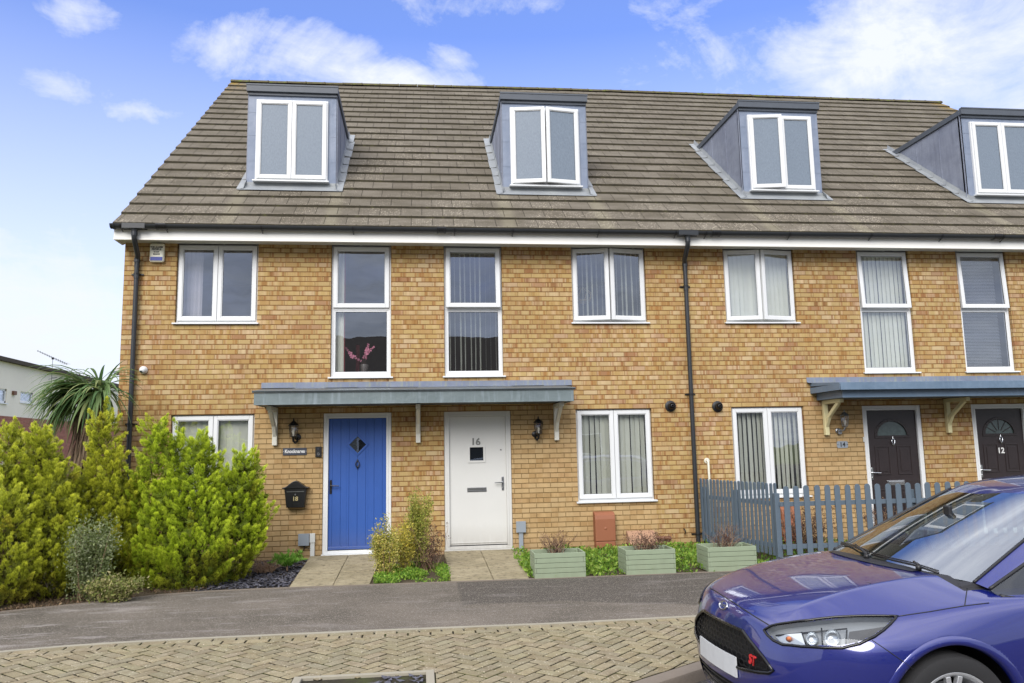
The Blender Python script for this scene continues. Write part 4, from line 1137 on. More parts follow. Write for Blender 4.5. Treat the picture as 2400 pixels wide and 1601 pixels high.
def tint(rn): 
    k = rn.uniform(.84, 1.1); return (k*rn.uniform(.97,1.04), k, k*rn.uniform(.93,1.04))
course = .215
for i in range(-90, 90):
    for j in range(-90, 90):
        # herringbone: cell (i,j) of 4-periodic lattice
        m = (i - j) % 4
        if m == 0: rect = (i, j, i+2, j+1)
        elif m == 3: rect = (i, j, i+1, j+2)
        else: continue
        x0, y0, x1, y1 = [q*.1 for q in rect]
        poly = [(x0+gap,y0+gap),(x1-gap,y0+gap),(x1-gap,y1-gap),(x0+gap,y1-gap)]
        poly = [(3.5+p[0]*ca-p[1]*sa, -7.2+p[0]*sa+p[1]*ca) for p in poly]
        cx = sum(p[0] for p in poly)/4; cy = sum(p[1] for p in poly)/4
        if not (-2.6 < cx < 9.5 and -9.2 < cy < -4.3): continue
        yl = pave_y(cx)-course; sl = (pave_y(cx+.1)-pave_y(cx-.1))/.2
        poly = clip(poly, cx, yl, sl, -1)
        if len(poly) < 3: continue
        # keep clear of kerb
        ok = False
        for (a, c) in zip(K, K[1:]):
            if a[0] <= cx <= c[0]:
                d = Vector((c[0]-a[0], c[1]-a[1])).normalized(); nn = (-d.y, d.x)
                poly = clip(poly, a[0]+nn[0]*.13, a[1]+nn[1]*.13, nn[0], nn[1]); ok = True
        if len(poly) < 3 or not ok: continue
        # leave the access cover out
        if 3.49 < cx < 4.52 and cy < -6.04: 
            poly = clip(poly, 3.49, 0, -1, 0) if cx < 3.6 else clip(poly, 4.52, 0, 1, 0) if cx > 4.42 else clip(poly, 0, -6.04, 0, 1)
            if len(poly) < 3: continue
        block(b, poly, -.098, tint(rn), rn)
# two stretcher courses along the pavement edge
for r_ in (0, 1):
    x = -2.6 + .1*r_
    while x < 9.2:
        f = lambda xx, o: pave_y(xx) - .004 - .105*r_ - o
        poly = [(x+gap, f(x, .1)), (x+.2-gap, f(x+.2, .1)), (x+.2-gap, f(x+.2, 0)), (x+gap, f(x, 0))]
        if inside_table(x+.1, f(x+.1, .05)): block(b, poly, -.0965, tint(rn), rn)
        x += .2
struct(b.build('block_paving', [M['paver'], M['joint']], recalc=False))
b = MB(); xs = [-6+.4*k for k in range(0, 90)]
v = []; 
for x in xs:
    yk = None
    for (a, c) in zip(K, K[1:]):
        if a[0] <= x <= c[0]: yk = lerp(a[1], c[1], (x-a[0])/(c[0]-a[0]))
    yk = min((yk if yk is not None else K[0][1])+.06, pave_y(x)-.002)
    v += [(x, pave_y(x)-.001, -.110), (x, yk, -.110)]
b.add(v, [(2*i, 2*i+1, 2*i+3, 2*i+2) for i in range(len(xs)-1)]); struct(b.build('paving_bed', M['joint'], recalc=False))

# access cover frame
t = thing('access_cover', 'square grey steel access cover tray with slate bits set in the block paving', 'manhole cover', (4.0, -6.5, -.1))
b = MB()
for (x0,x1,y0,y1) in ((3.50,4.51,-6.09,-6.045),(3.50,3.56,-7.05,-6.09),(4.45,4.51,-7.05,-6.09),(3.50,4.51,-7.1,-7.05)): b.box(x0,x1,y0,y1,-.15,-.088)
b.build('frame', M['edging'], t, bevel=.004)
b = MB(); b.box(3.56,4.45,-7.05,-6.09,-.15,-.118); b.build('tray', M['slab'], t)
b = MB(); rq = random.Random(4)
for k in range(50):
    x, y = rq.uniform(4.05,4.44), rq.uniform(-6.5,-6.11); a = rq.random()*6; s = rq.uniform(.02,.05)
    b.add([(x+s*math.cos(a+q*1.57)*(1 if q%2 else .55), y+s*math.sin(a+q*1.57)*(1 if q%2 else .55), -.112+.012*rq.random()+.01*(q%2)) for q in range(4)] + [(x,y,-.1)], [(0,1,4),(1,2,4),(2,3,4),(3,0,4)])
g_ = b.build('slate_pieces', M['slate_chip'], t, recalc=False); g_['kind'] = 'stuff'

# garden beds, paths
b = MB(); nx, ny = 60, 10; v = []
for i in range(nx+1):
    x = lerp(-7, 14, i/nx)
    for j in range(ny+1):
        y = lerp(edge_y(x)+.045, .0 if x > -.2 else 1.2, j/ny); u = j/ny
        z = lerp(-.105, -.06 if x > 2 else -.02, u) - (.03 if x > 5.9 else 0)*u + .012*noise.noise(Vector((x*3, y*3, 0)))
        v.append((x, y, z))
b.add(v, [(i*(ny+1)+j, (i+1)*(ny+1)+j, (i+1)*(ny+1)+j+1, i*(ny+1)+j+1) for i in range(nx) for j in range(ny)])
struct(b.build('garden_soil', M['bed_soil'], smooth=True, recalc=False))
def path(x0, x1, xm, y1, label, x0f, x1f):
    b = MB(); rows = 5 if y1 < -.1 else 4; rq = random.Random(int(x0*9)); ye = edge_y(x0)+.0
    for r_ in range(5):
        ya, yc = lerp(ye, -.045, r_/5), lerp(ye, -.045, (r_+1)/5)
        for (a, c, af, cf) in ((x0, xm, x0f, xm), (xm, x1, xm, x1f)):
            za, zc = lerp(-.092, -.008, r_/5), lerp(-.092, -.008, (r_+1)/5); g = .004; dz = rq.uniform(-.003,.003)
            k0, k1 = r_/5, (r_+1)/5
            X = lambda lo, hi, u: lerp(hi, lo, u)
            h_ = .013
            v = [(X(a,af,k0)+g,ya+h_,za+dz),(X(c,cf,k0)-g,ya+h_,za+dz),(X(c,cf,k1)-g,yc-h_,zc+dz),(X(a,af,k1)+g,yc-h_,zc+dz)]
            v += [(p[0],p[1],p[2]-.06) for p in v]
            b.add(v, [(0,1,2,3),(0,4,5,1),(1,5,6,2),(2,6,7,3),(3,7,4,0)])
    o = b.build('garden_path', M['slab'], bevel=.005); struct(o); return o
path(2.80, 3.86, 3.36, 0, '', 2.84, 3.80)
path(4.76, 5.93, 5.31, 0, '', 4.78, 5.75)
# ------------------------------------------------------------------ vegetation
def leaf_mat(name, trans=.35, rough=.55, c=(1,1,1,1), var=.25, spec=.3):
    t = NT(name); col = t.n('Attribute', attribute_name='tint').outputs['Color']
    c_ = t.mix(1, col, c, 'MULTIPLY')
    b = t.bsdf(c_, rough, 0, Specular_IOR_Level=spec); tr = t.n('BsdfTranslucent', i_Color=c_)
    M[name] = t.done(t.n('MixShader', i_0=trans, i_1=b, i_2=tr)); return M[name]
leaf_mat('foliage', .42); leaf_mat('foliage_dry', .1, .8)
def mixc(a, b, t): return tuple(lerp(a[i], b[i], t) for i in range(3))
def sc(c, k): return tuple(x*k for x in c)

def sprig(b, p, d, L, w, c0, c1, rn):
    """a flat feathery spray: stem with side shoots as narrow blades"""
    a = d.cross(Vector((rn.uniform(-1,1), rn.uniform(-1,1), rn.uniform(-.4,1)))); 
    if a.length < 1e-3: a = d.orthogonal()
    a.normalize(); o = len(b.v)
    vs = []; cs = []; fs = []
    def blade(q, e, l, ww, ca, cb):
        s_ = e.cross(a.cross(d)); s_ = (a - e*a.dot(e)); s_ = s_.normalized() if s_.length > 1e-3 else d
        i = len(vs); vs.extend([q - s_*ww, q + s_*ww, q + e*l + s_*ww*.6, q+e*l*1.12]); cs.extend([ca, ca, cb, cb]); fs.append((i, i+1, i+2, i+3))
    blade(p, d, L, w, c0, c1)
    for k, sgn in ((.25,1),(.35,-1),(.5,1),(.62,-1)):
        e = (d*.75 + a*sgn*.75).normalized(); blade(p+d*L*k, e, L*(.62-.35*k), w*.8, c0, c1)
    b.v += vs; b.f += [[i+o for i in f] for f in fs]; b.m += [0]*len(fs); b.col += cs; b.usecol = True

def conifer(name, label, cat, lobes, base, cA, cB, tip, spacing, seed, group):
    """lobes: (cx, cy, z0, z1, R) upright rounded cones"""
    rn = random.Random(seed); t = thing(name, label, cat, base, group)
    def rad(l, z):
        u = (z-l[2])/(l[3]-l[2])
        if u <= 0 or u >= 1: return 0
        return l[4]*((1-u)**.62)*min(1, .50+u*1.7)
    def inside(p, m):
        for l in lobes:
            r = rad(l, p.z)
            if r > 0 and math.hypot(p.x-l[0], p.y-l[1]) < r - m: return True
        return False
    grid = {}; pts = []
    for it in range(60000):
        l = lobes[rn.randrange(len(lobes))]; u = rn.random(); z = lerp(l[2], l[3], u); r = rad(l, z)
        if rn.random() > (r+.05)/(l[4]): continue
        a = rn.random()*2*math.pi; nrm = Vector((math.cos(a), math.sin(a), .35+.5*u))
        lump = .12*noise.noise(Vector((math.cos(a)*2.0+l[0]*3, math.sin(a)*2.0+l[1]*3, z*4.2)))
        p = Vector((l[0]+(r+lump)*math.cos(a), l[1]+(r+lump)*math.sin(a), z))
        if inside(p, .06): continue
        if p.y > lobes[0][1]+.75 : continue
        k = (int(p.x/spacing), int(p.y/spacing), int(p.z/spacing)); bad = False
        for dx in (-1,0,1):
            for dy_ in (-1,0,1):
                for dz in (-1,0,1):
                    for q in grid.get((k[0]+dx, k[1]+dy_, k[2]+dz), ()):
                        if (q-p).length < spacing: bad = True
        if bad: continue
        grid.setdefault(k, []).append(p); pts.append((p, nrm.normalized(), l))
    # the apexes always carry a leader
    for l in lobes: pts.append((Vector((l[0], l[1], l[3]-.12)), Vector((0,0,1)), l))
    b = MB(); b.usecol = True
    for (p, nrm, l) in pts:
        out = (nrm*.95 + Vector((0,0,.58)) + Vector((rn.uniform(-.35,.35), rn.uniform(-.35,.35), rn.uniform(-.2,.3)))).normalized()
        L = rn.uniform(.15, .29); W_ = rn.uniform(.045, .075); g = rn.random(); st = p - nrm*.10 - Vector((0,0,.05))
        cl = mixc(cA, cB, g)
        if rn.random() < .04: cl = mixc(cl, (.26,.10,.02), .5)
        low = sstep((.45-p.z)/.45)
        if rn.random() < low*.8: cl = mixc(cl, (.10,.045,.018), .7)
        ax = out.orthogonal().normalized(); ay = out.cross(ax)
        W_ *= 1.25
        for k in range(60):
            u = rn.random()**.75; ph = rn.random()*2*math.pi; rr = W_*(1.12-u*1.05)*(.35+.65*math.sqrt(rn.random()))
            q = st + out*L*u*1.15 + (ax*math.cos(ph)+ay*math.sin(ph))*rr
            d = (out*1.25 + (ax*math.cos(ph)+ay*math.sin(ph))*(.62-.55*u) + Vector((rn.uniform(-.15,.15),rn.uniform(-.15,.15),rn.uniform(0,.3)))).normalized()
            kk = rn.uniform(.8, 1.2); c0 = sc(cl, kk*.5); c1 = sc(mixc(cl, tip, min(1, .1+.95*u)*rn.uniform(.5,1)), kk*(.82+.45*u))  # darker bases paint in the shade between sprays; yellow tips are new growth
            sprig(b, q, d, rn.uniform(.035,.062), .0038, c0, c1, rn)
    b.build('foliage', M['foliage'], t, recalc=False)
    # twiggy brown heart
    c = MB(); c.usecol = True
    for l in lobes:
        for i in range(int(90*l[4]/.5)):
            z = lerp(l[2], l[3]-.15, rn.random()); r = rad(l, z)*.92; a = rn.random()*6.283
            e = Vector((l[0]+r*math.cos(a), l[1]+r*math.sin(a), z+.05)); s0 = Vector((l[0], l[1], z-.25*r-.05)); m = s0.lerp(e, .5)+Vector((0,0,-.03))
            col = sc((.07,.045,.028), rn.uniform(.6,1.3))
            for (p_, q_) in ((s0, m), (m, e)):
                dd = (q_-p_).normalized(); w = dd.orthogonal().normalized()*.005; w2 = dd.cross(w)
                c.add([p_-w, p_+w, q_+w*.6, q_-w*.6], [(0,1,2,3)], 0, col); c.add([p_-w2, p_+w2, q_+w2*.6, q_-w2*.6], [(0,1,2,3)], 0, col)
            for q2 in range(5):
                f = s0.lerp(e, rn.uniform(.45, .95)) + Vector((rn.uniform(-.06,.06),)*3); d = Vector((rn.uniform(-1,1),rn.uniform(-1,1),rn.uniform(-.5,1))).normalized()
                sprig(c, f, d, .09, .009, sc(mixc(cA,(.06,.035,.02),.6),.8), sc(mixc(cA,(.06,.035,.02),.4),.8), rn)
    c.build('inner_twigs', M['foliage_dry'], t, recalc=False)
    tr = MB(); tr.tube([(base[0],base[1],-.1),(base[0],base[1],.5),(base[0],base[1]+.03,1.2)], [.05,.04,.02], 8); tr.build('trunk', M['bark'], t)
    return t
CG = 'golden conifers at the left corner'
GA, GB, GT = (.36,.44,.035), (.50,.54,.04), (.95,.92,.10)
conifer('golden_conifer', 'broad golden-yellow conifer at the far left edge of the pavement', 'conifer',
        [(-.42,-2.25,-.05,1.55,.66),(-.06,-2.15,.3,1.86,.36),(-.42,-2.1,.5,1.90,.34),(.12,-2.3,-.05,1.42,.40),(-1.35,-2.6,-.05,.95,.65),(-.90,-2.4,-.05,1.18,.5),(-.2,-2.6,-.06,1.15,.46),(.0,-2.05,.4,1.60,.40)],
        (-.4,-2.2,-.09), GA, (.48,.53,.04), (.88,.90,.10), .108, 21, CG)
conifer('golden_conifer', 'narrow pointed golden conifer in front of the palm, between two broader ones', 'conifer',
        [(.46,-1.68,.2,2.10,.32),(.62,-1.72,-.05,1.55,.42),(.32,-1.8,-.05,1.35,.40),(.75,-1.7,-.05,1.25,.35)],
        (.5,-1.7,-.09), GA, (.50,.54,.04), (.92,.92,.10), .104, 22, CG)
conifer('golden_conifer', 'large rounded lime-green conifer in front of the left ground-floor window', 'conifer',
        [(1.55,-1.50,-.05,1.72,.66),(1.06,-1.55,.2,1.95,.36),(1.28,-1.5,.1,1.82,.44),(2.12,-1.45,.2,1.54,.32),(1.92,-1.50,-.05,1.30,.47),(2.06,-1.42,.45,1.42,.36),(1.62,-1.78,-.07,1.25,.60),(2.22,-1.38,.3,1.46,.20),(1.30,-1.75,-.06,1.2,.52),(1.62,-1.5,.2,1.80,.30)],
        (1.6,-1.5,-.09), (.34,.50,.03), (.46,.60,.035), (.88,.98,.09), .104, 23, CG)

def leafy(name, label, cat, c, rx, ry, z0, z1, n, size, cols, seed, group=None, stems=14, up=.3, form=.75, stemmat='twig', aspect=.5, parts=True):
    rn = random.Random(seed); t = thing(name, label, cat, (c[0], c[1], z0), group)
    b = MB(); b.usecol = True; s = MB(); tips = []
    for k in range(stems):
        a = rn.random()*6.283; r = math.sqrt(rn.random()); u = rn.uniform(.55, 1)
        e = Vector((c[0]+rx*r*math.cos(a)*(1.1-u*.35), c[1]+ry*r*math.sin(a)*(1.1-u*.35), lerp(z0, z1, u*(1-.3*r*form))))
        p0 = Vector((c[0]+rx*.2*math.cos(a), c[1]+ry*.2*math.sin(a), z0)); m = p0.lerp(e, .5)+Vector((rn.uniform(-.04,.04),rn.uniform(-.04,.04),.02))
        s.tube([p0, m, e], [.006,.004,.002], 5, cap=False); tips.append((p0, m, e))
    for k in range(n):
        p0, m, e = tips[rn.randrange(len(tips))]; u = rn.random()**.55
        q = (p0.lerp(m, u*2) if u < .5 else m.lerp(e, u*2-1)) + Vector((rn.gauss(0,1)*rx*.17, rn.gauss(0,1)*ry*.17, rn.gauss(0,1)*(z1-z0)*.07))
        if q.z < z0+.005: q.z = z0+.005+rn.random()*.03
        d = Vector((rn.uniform(-1,1), rn.uniform(-1,1), rn.uniform(-.5,1)+up)).normalized(); w = d.cross(Vector((rn.uniform(-1,1),rn.uniform(-1,1),rn.uniform(-1,1)))).normalized()
        L = size*rn.uniform(.6,1.25); W_ = L*aspect*.5; fo = d.cross(w)*L*.12
        col = sc(cols[rn.randrange(len(cols))], rn.uniform(.75,1.25))
        b.add([q, q+d*L*.5+w*W_+fo, q+d*L, q+d*L*.5-w*W_+fo], [(0,1,2),(0,2,3)], 0, col)
    b.build('foliage', M['foliage'], t, recalc=False)
    s.build('stems', M[stemmat], t, smooth=True)
    return t
leafy('shrub', 'grey-green small-leaved shrub between the conifers at the pavement edge', 'shrub', (.62,-2.45), .38,.32,-.1,.92, 7000, .034, [(.21,.26,.10),(.28,.33,.15),(.14,.18,.06),(.40,.43,.26)], 31)
leafy('shrub', 'low yellow-green variegated shrub spilling onto the pavement below the grey-green one', 'shrub', (.98,-2.66), .36,.22,-.1,.24, 3800, .038, [(.26,.30,.08),(.38,.37,.14),(.16,.19,.05),(.44,.39,.2)], 32, up=.2)
leafy('shrub', 'yellow-green variegated shrub in front of the right frame of the blue door', 'shrub', (3.99,-1.75), .20,.18,-.08,.74, 6500, .028, [(.40,.42,.08),(.64,.56,.14),(.24,.27,.06),(.70,.60,.2)], 33, 'variegated shrubs between the two doors')
leafy('shrub', 'bushy yellow variegated shrub just left of centre between the doors', 'shrub', (4.20,-1.55), .17,.18,-.05,.68, 4800, .028, [(.78,.66,.12),(.56,.50,.12),(.30,.31,.07)], 35, 'variegated shrubs between the two doors')
leafy('shrub', 'tall upright variegated shrub between the doors, the one nearer the white door', 'shrub', (4.42,-1.45), .20,.15,.05,1.02, 8000, .028, [(.40,.44,.08),(.58,.54,.14),(.24,.28,.06)], 34, 'variegated shrubs between the two doors', form=.6)
def dead_bush(name, label, cat, c, rx, ry, z0, z1, n, seed, mats=('twig','twig_dark'), group=None, leaves=0):
    rn = random.Random(seed); t = thing(name, label, cat, (c[0], c[1], z0), group); bs = [MB(), MB()]
    ends = []
    for k in range(n):
        p = Vector((c[0]+rn.uniform(-.5,.5)*rx, c[1]+rn.uniform(-.5,.5)*ry, z0)); b = bs[k % 2]
        d = Vector((rn.uniform(-1,1)*rx, rn.uniform(-1,1)*ry, (z1-z0)*rn.uniform(.4,1)))
        pts = [p]; 
        for i in range(4): pts.append(pts[-1]+d*.25+Vector((rn.uniform(-.03,.03),rn.uniform(-.03,.03),rn.uniform(-.02,.02)))*(rx/.2))
        b.tube(pts, [.0035,.003,.0025,.002,.0012], 4, cap=False)
        for i in (1,2,3):
            e = pts[i]+Vector((rn.uniform(-1,1)*rx*.4, rn.uniform(-1,1)*ry*.4, rn.uniform(0,.3)*(z1-z0))); b.tube([pts[i], e], [.002,.001], 3, cap=False); ends.append(e)
    bs[0].build('twigs', M[mats[0]], t, recalc=False); bs[1].build('twigs', M[mats[1]], t, recalc=False)
    if leaves:
        l = MB(); l.usecol = True
        for k in range(leaves):
            e = ends[rn.randrange(len(ends))]+Vector((rn.gauss(0,.012),)*1+(rn.gauss(0,.012),rn.gauss(0,.02))); d = Vector((rn.uniform(-1,1),rn.uniform(-1,1),rn.uniform(-1,1))).normalized()*.016; w = d.orthogonal()*.5
            l.add([e, e+d*.5+w, e+d, e+d*.5-w], [(0,1,2,3)], 0, sc(((.10,.05,.035),(.16,.09,.05),(.07,.03,.03),(.2,.14,.08))[rn.randrange(4)], rn.uniform(.7,1.2)))
        l.build('dead_leaves', M['foliage_dry'], t, recalc=False)
    return t
dead_bush('dead_shrub', 'brown withered shrub beside the left foot of the white door frame', 'shrub', (4.50,-1.35), .24,.22,-.08,.52, 60, 41, leaves=1500)
dead_bush('red_leaved_shrub', 'reddish-brown low shrub behind the left end of the front picket run', 'shrub', (9.95,-1.0), .42,.3,-.05,.62, 70, 42, leaves=3800, group='brown shrubs behind the picket fence')
dead_bush('red_leaved_shrub', 'dark red shrub behind the pickets near the dark door of number 14', 'shrub', (11.3,-.9), .3,.3,-.05,.66, 50, 43, leaves=2600, group='brown shrubs behind the picket fence')
dead_bush('dry_grass_tuft', 'dry brown grass tuft on the slate beside the round conifer', 'grass tuft', (2.36,-1.05), .2,.18,-.07,.12, 90, 44, ('twig','twig'))
# fern-like plant on the slate
t = thing('fern_plant', 'small bright green feathery plant growing on the slate chippings', 'plant', (2.62,-.95,-.06)); b = MB(); b.usecol = True; rn = random.Random(9)
for k in range(70):
    a = rn.random()*6.283; r = rn.uniform(.08,.24); p = Vector((2.62,-.95,-.06)); e = p+Vector((math.cos(a)*r, math.sin(a)*r, rn.uniform(.08,.22)))
    for i in range(9):
        u = .2+.8*i/8; q = p.lerp(e, u)+Vector((0,0,.05*math.sin(u*3)))
        sprig(b, q, ((e-p).normalized()+Vector((rn.uniform(-.6,.6),rn.uniform(-.6,.6),rn.uniform(-.1,.5)))).normalized(), .045, .005, (.12,.28,.04), (.26,.48,.07), rn)
b.build('fronds', M['foliage'], t, recalc=False); b = MB(); b.tube([(2.62,-.95,-.1),(2.62,-.95,.0)], .012, 6); b.build('stem', M['twig'], t)
# white flowering shrub far left
t = leafy('flowering_shrub', 'white blossom shrub peeping out at the far left edge behind the broad conifer', 'shrub', (-.80,-1.6), .30,.3,.0,1.72, 1500, .04, [(.06,.12,.04),(.1,.16,.05)], 51, form=.4)
b = MB(); b.usecol = True; rn = random.Random(8)
for k in range(12):
    c = Vector((-.74+rn.uniform(-.20,.12), -1.75+rn.uniform(-.15,.1), rn.uniform(1.35,1.80)))
    for q in range(40):
        d = Vector((rn.gauss(0,1),rn.gauss(0,1),rn.gauss(0,1))).normalized(); p = c+d*.035; w = d.orthogonal().normalized()*.012; h_ = d.cross(w)
        b.add([p-w, p-h_, p+w, p+h_], [(0,1,2,3)], 0, sc((.75,.75,.68), rn.uniform(.8,1.05)))
b.build('blossom', M['foliage'], t, recalc=False)
# cordyline palm
t = thing('cordyline_palm', 'cordyline palm with long drooping sword leaves beside the left house corner', 'palm', (-.22,-.75,-.05)); rn = random.Random(17)
b = MB(); b.tube([(-.30,-.70,-.05),(-.26,-.72,.8),(-.16,-.75,1.6),(.04,-.84,2.46)], [.075,.065,.06,.055], 10); b.tube([(-.2,-.74,1.4),(-.22,-.74,1.95),(-.14,-.78,2.42)], [.05,.045,.045], 8); b.build('trunk', M['bark'], t, smooth=True)
def blade(b, p, d, L, w, droop, col, rn, seg=8):
    pts = [Vector(p)]; d = Vector(d).normalized(); side = d.cross(Vector((0,0,1)))
    side = side.normalized() if side.length > .05 else Vector((1,0,0)); v = []; cs = []
    for i in range(seg+1):
        u = i/seg; ww = w*(.55+.9*u if u < .3 else 1-.0*u)*(1 if u < .55 else max(.06, 1-(u-.55)/.45))
        up = side.cross(d).normalized()*ww*.35
        v += [pts[-1]-side*ww+up, pts[-1], pts[-1]+side*ww+up]; k = .8+.4*u; cs += [sc(col, k)]*3
        d = (d+Vector((0,0,-droop/seg*(1+1.2*u)))).normalized(); pts.append(pts[-1]+d*L/seg)
    b.add(v, [(3*i+a, 3*i+a+1, 3*i+a+4, 3*i+a+3) for i in range(seg) for a in (0,1)], 0, cs)
b = MB(); b.usecol = True
for (hx, hy, hz, n, lean) in ((.08,-.86,2.44,130,(-.25,0,.05)), (-.12,-.80,2.42,190,(-1.2,-.1,.12))):
    for k in range(n):
        a = rn.random()*6.283; el = rn.uniform(-.55, .9) if k % 6 else rn.uniform(.5, 1.2)
        d = Vector((math.cos(a)*math.cos(el), math.sin(a)*math.cos(el), math.sin(el)))+Vector(lean)
        col = ((.09,.17,.06),(.14,.23,.08),(.19,.28,.11),(.27,.31,.12))[rn.randrange(4)]
        blade(b, Vector((hx,hy,hz))+Vector((rn.uniform(-.04,.04),rn.uniform(-.04,.04),rn.uniform(-.16,.08))), d, rn.uniform(.5,.78)+(.14 if hx < 0 else 0), rn.uniform(.017,.026), rn.uniform(.8,1.9), col, rn)
b.build('crown', M['foliage'], t, recalc=False)
b = MB(); b.usecol = True
for k in range(260):
    a = rn.random()*6.283; z = rn.uniform(1.5, 2.36); r = .05
    x0 = lerp(-.16, .02, (z-1.5)/.9) if k % 2 else lerp(-.22,-.14,(z-1.5)/.9)
    blade(b, (x0+r*math.cos(a), -.75+r*math.sin(a), z), (math.cos(a)*.35, math.sin(a)*.35, -.8), rn.uniform(.35,.62), .009, .5, ((.16,.11,.07),(.22,.16,.10),(.12,.08,.05))[k%3], rn, 4)
b.build('dead_leaf_skirt', M['foliage_dry'], t, recalc=False)

# ------------------------------------------------------------------ ground cover (nobody could count it)
def cover(name, label_kind, zones, n, size, cols, seed, z, hmax, mat='foliage', chip=False):
    rn = random.Random(seed); b = MB(); b.usecol = True; k = 0
    while k < n:
        zx = zones[rn.randrange(len(zones))]; x, y = rn.uniform(zx[0], zx[1]), rn.uniform(zx[2], zx[3])
        if y < edge_y(x)+.05: continue
        dens = noise.noise(Vector((x*3.2, y*3.2, seed)))
        if not chip and dens < -.25+rn.random()*.25: k += .2; continue
        k += 1; col = sc(cols[rn.randrange(len(cols))], rn.uniform(.7,1.25)); zz = z(x, y)
        if chip:
            a = rn.random()*6.283; L = size*rn.uniform(.5,1.3); tx = Vector((math.cos(a), math.sin(a), rn.uniform(-.45,.45))).normalized(); ty = tx.cross(Vector((rn.uniform(-.4,.4),rn.uniform(-.4,.4),1))).normalized()*rn.uniform(.4,.8)
            p = Vector((x, y, zz+rn.uniform(.0,.022)))
            b.add([p-tx*L, p+ty*L*.8, p+tx*L*.9, p-ty*L, p+Vector((0,0,-.006))], [(0,3,2,1),(0,4,3),(3,4,2),(2,4,1),(1,4,0)], 0, col)
        else:
            hh = hmax*(.35+.65*max(0, dens+.4)); p = Vector((x, y, zz)); q = p+Vector((rn.uniform(-.03,.03), rn.uniform(-.03,.03), rn.random()*hh))
            d = Vector((rn.uniform(-1,1),rn.uniform(-1,1),rn.uniform(.1,1.2))).normalized(); w = d.cross(Vector((rn.uniform(-1,1),rn.uniform(-1,1),rn.uniform(-1,1)))).normalized(); L = size*rn.uniform(.6,1.5)
            b.add([q, q+d*L*.5+w*L*.24, q+d*L, q+d*L*.5-w*L*.24], [(0,1,2),(0,2,3)], 0, col)
    o = b.build(name, M[mat], recalc=False); struct(o, 'stuff'); return o
gz = lambda x, y: lerp(-.105, -.075, (y-edge_y(x))/2.3)
cover('weeds', '', [(3.86,4.76,-2.25,-1.0)], 6500, .030, [(.18,.34,.04),(.27,.44,.05),(.12,.24,.03),(.34,.48,.08)], 61, gz, .10)
cover('weeds', '', [(5.75,8.9,-2.30,-.2)], 16000, .042, [(.17,.31,.04),(.26,.42,.05),(.11,.22,.03),(.33,.46,.08)], 62, gz, .13)
cover('weeds', '', [(8.9,12.5,-1.9,-.1)], 3000, .042, [(.12,.23,.03),(.19,.32,.04),(.08,.16,.025)], 63, gz, .10)
cover('slate_chippings', '', [(1.7,2.82,-2.2,-.02)], 5200, .026, [(.07,.07,.09),(.11,.11,.135),(.05,.05,.062),(.14,.135,.15)], 64, lambda x, y: gz(x, y)+.004, 0, 'foliage_dry', True)
cover('leaf_litter', '', [(-2,1.9,-3.6,-2.0)], 4200, .03, [(.14,.09,.05),(.20,.14,.08),(.08,.05,.03)], 65, lambda x, y: gz(x, y)+.002, .01, 'foliage_dry')

# ------------------------------------------------------------------ planters and fence
def planter(x0, x1, y0, label, seed):
    t = thing('planter_box', label, 'planter', ((x0+x1)/2, y0+.2, -.095), 'sage green slatted planters'); y1 = y0+.42; n = 5; hh = .304/n
    for k in range(n):
        z0 = -.095+k*hh+.003; z1 = z0+hh-.004; io = .022 if k % 2 == 0 else 0
        # boards lap alternately at the corners
        b = MB(); b.box(x0+(0 if k%2==0 else .024), x1-(0 if k%2==0 else .024), y0, y0+.022, z0, z1); b.build('board', M['planter_paint'], t, bevel=.003)
        b = MB(); b.box(x0+(0 if k%2==0 else .024), x1-(0 if k%2==0 else .024), y1-.022, y1, z0, z1); b.build('board', M['planter_paint'], t, bevel=.003)
        for xa in (x0, x1-.022):
            b = MB(); b.box(xa, xa+.022, y0+(.0235 if k%2==0 else .0), y1-(.0235 if k%2==0 else .0), z0, z1); b.build('board', M['planter_paint'], t, bevel=.003)
    for xa in (x0+.024, x1-.054):
        for ya in (y0+.024, y1-.054): b = MB(); b.box(xa, xa+.03, ya, ya+.03, -.095, .19); b.build('corner_post', M['planter_paint'], t)
    b = MB(); nx = 12; v = []
    for i in range(nx+1):
        for j in range(9): v.append((lerp(x0+.0225, x1-.0225, i/nx), lerp(y0+.0225, y1-.0225, j/8), .155+.02*noise.noise(Vector((i*.6+seed, j*.6, 0)))))
    b.add(v, [(i*9+j, (i+1)*9+j, (i+1)*9+j+1, i*9+j+1) for i in range(nx) for j in range(8)]); b.build('soil', M['soil'], t, smooth=True, recalc=False)
    return t
planter(5.815, 6.457, -2.27, 'sage green slatted planter nearest the white door, leftmost of the three', 1)
planter(6.975, 7.615, -2.27, 'sage green slatted planter in the middle, in front of the sloping cover box', 2)
planter(8.04, 8.686, -2.27, 'sage green slatted planter beside the picket fence, rightmost of the three', 3)
for (x, y, w, h_, s, lab, lv) in ((6.12,-2.05,.20,.30,71,'withered twigs standing in the leftmost planter',160),(7.30,-2.05,.24,.26,72,'withered twigs and dead leaves in the middle planter',520),(8.38,-2.03,.24,.34,73,'pale dry twigs in the planter beside the fence',120)):
    dead_bush('dead_plant', lab, 'dead plant', (x, y), w, .13, .16, .16+h_, 46, s, group='dead plants in the planters', leaves=lv)

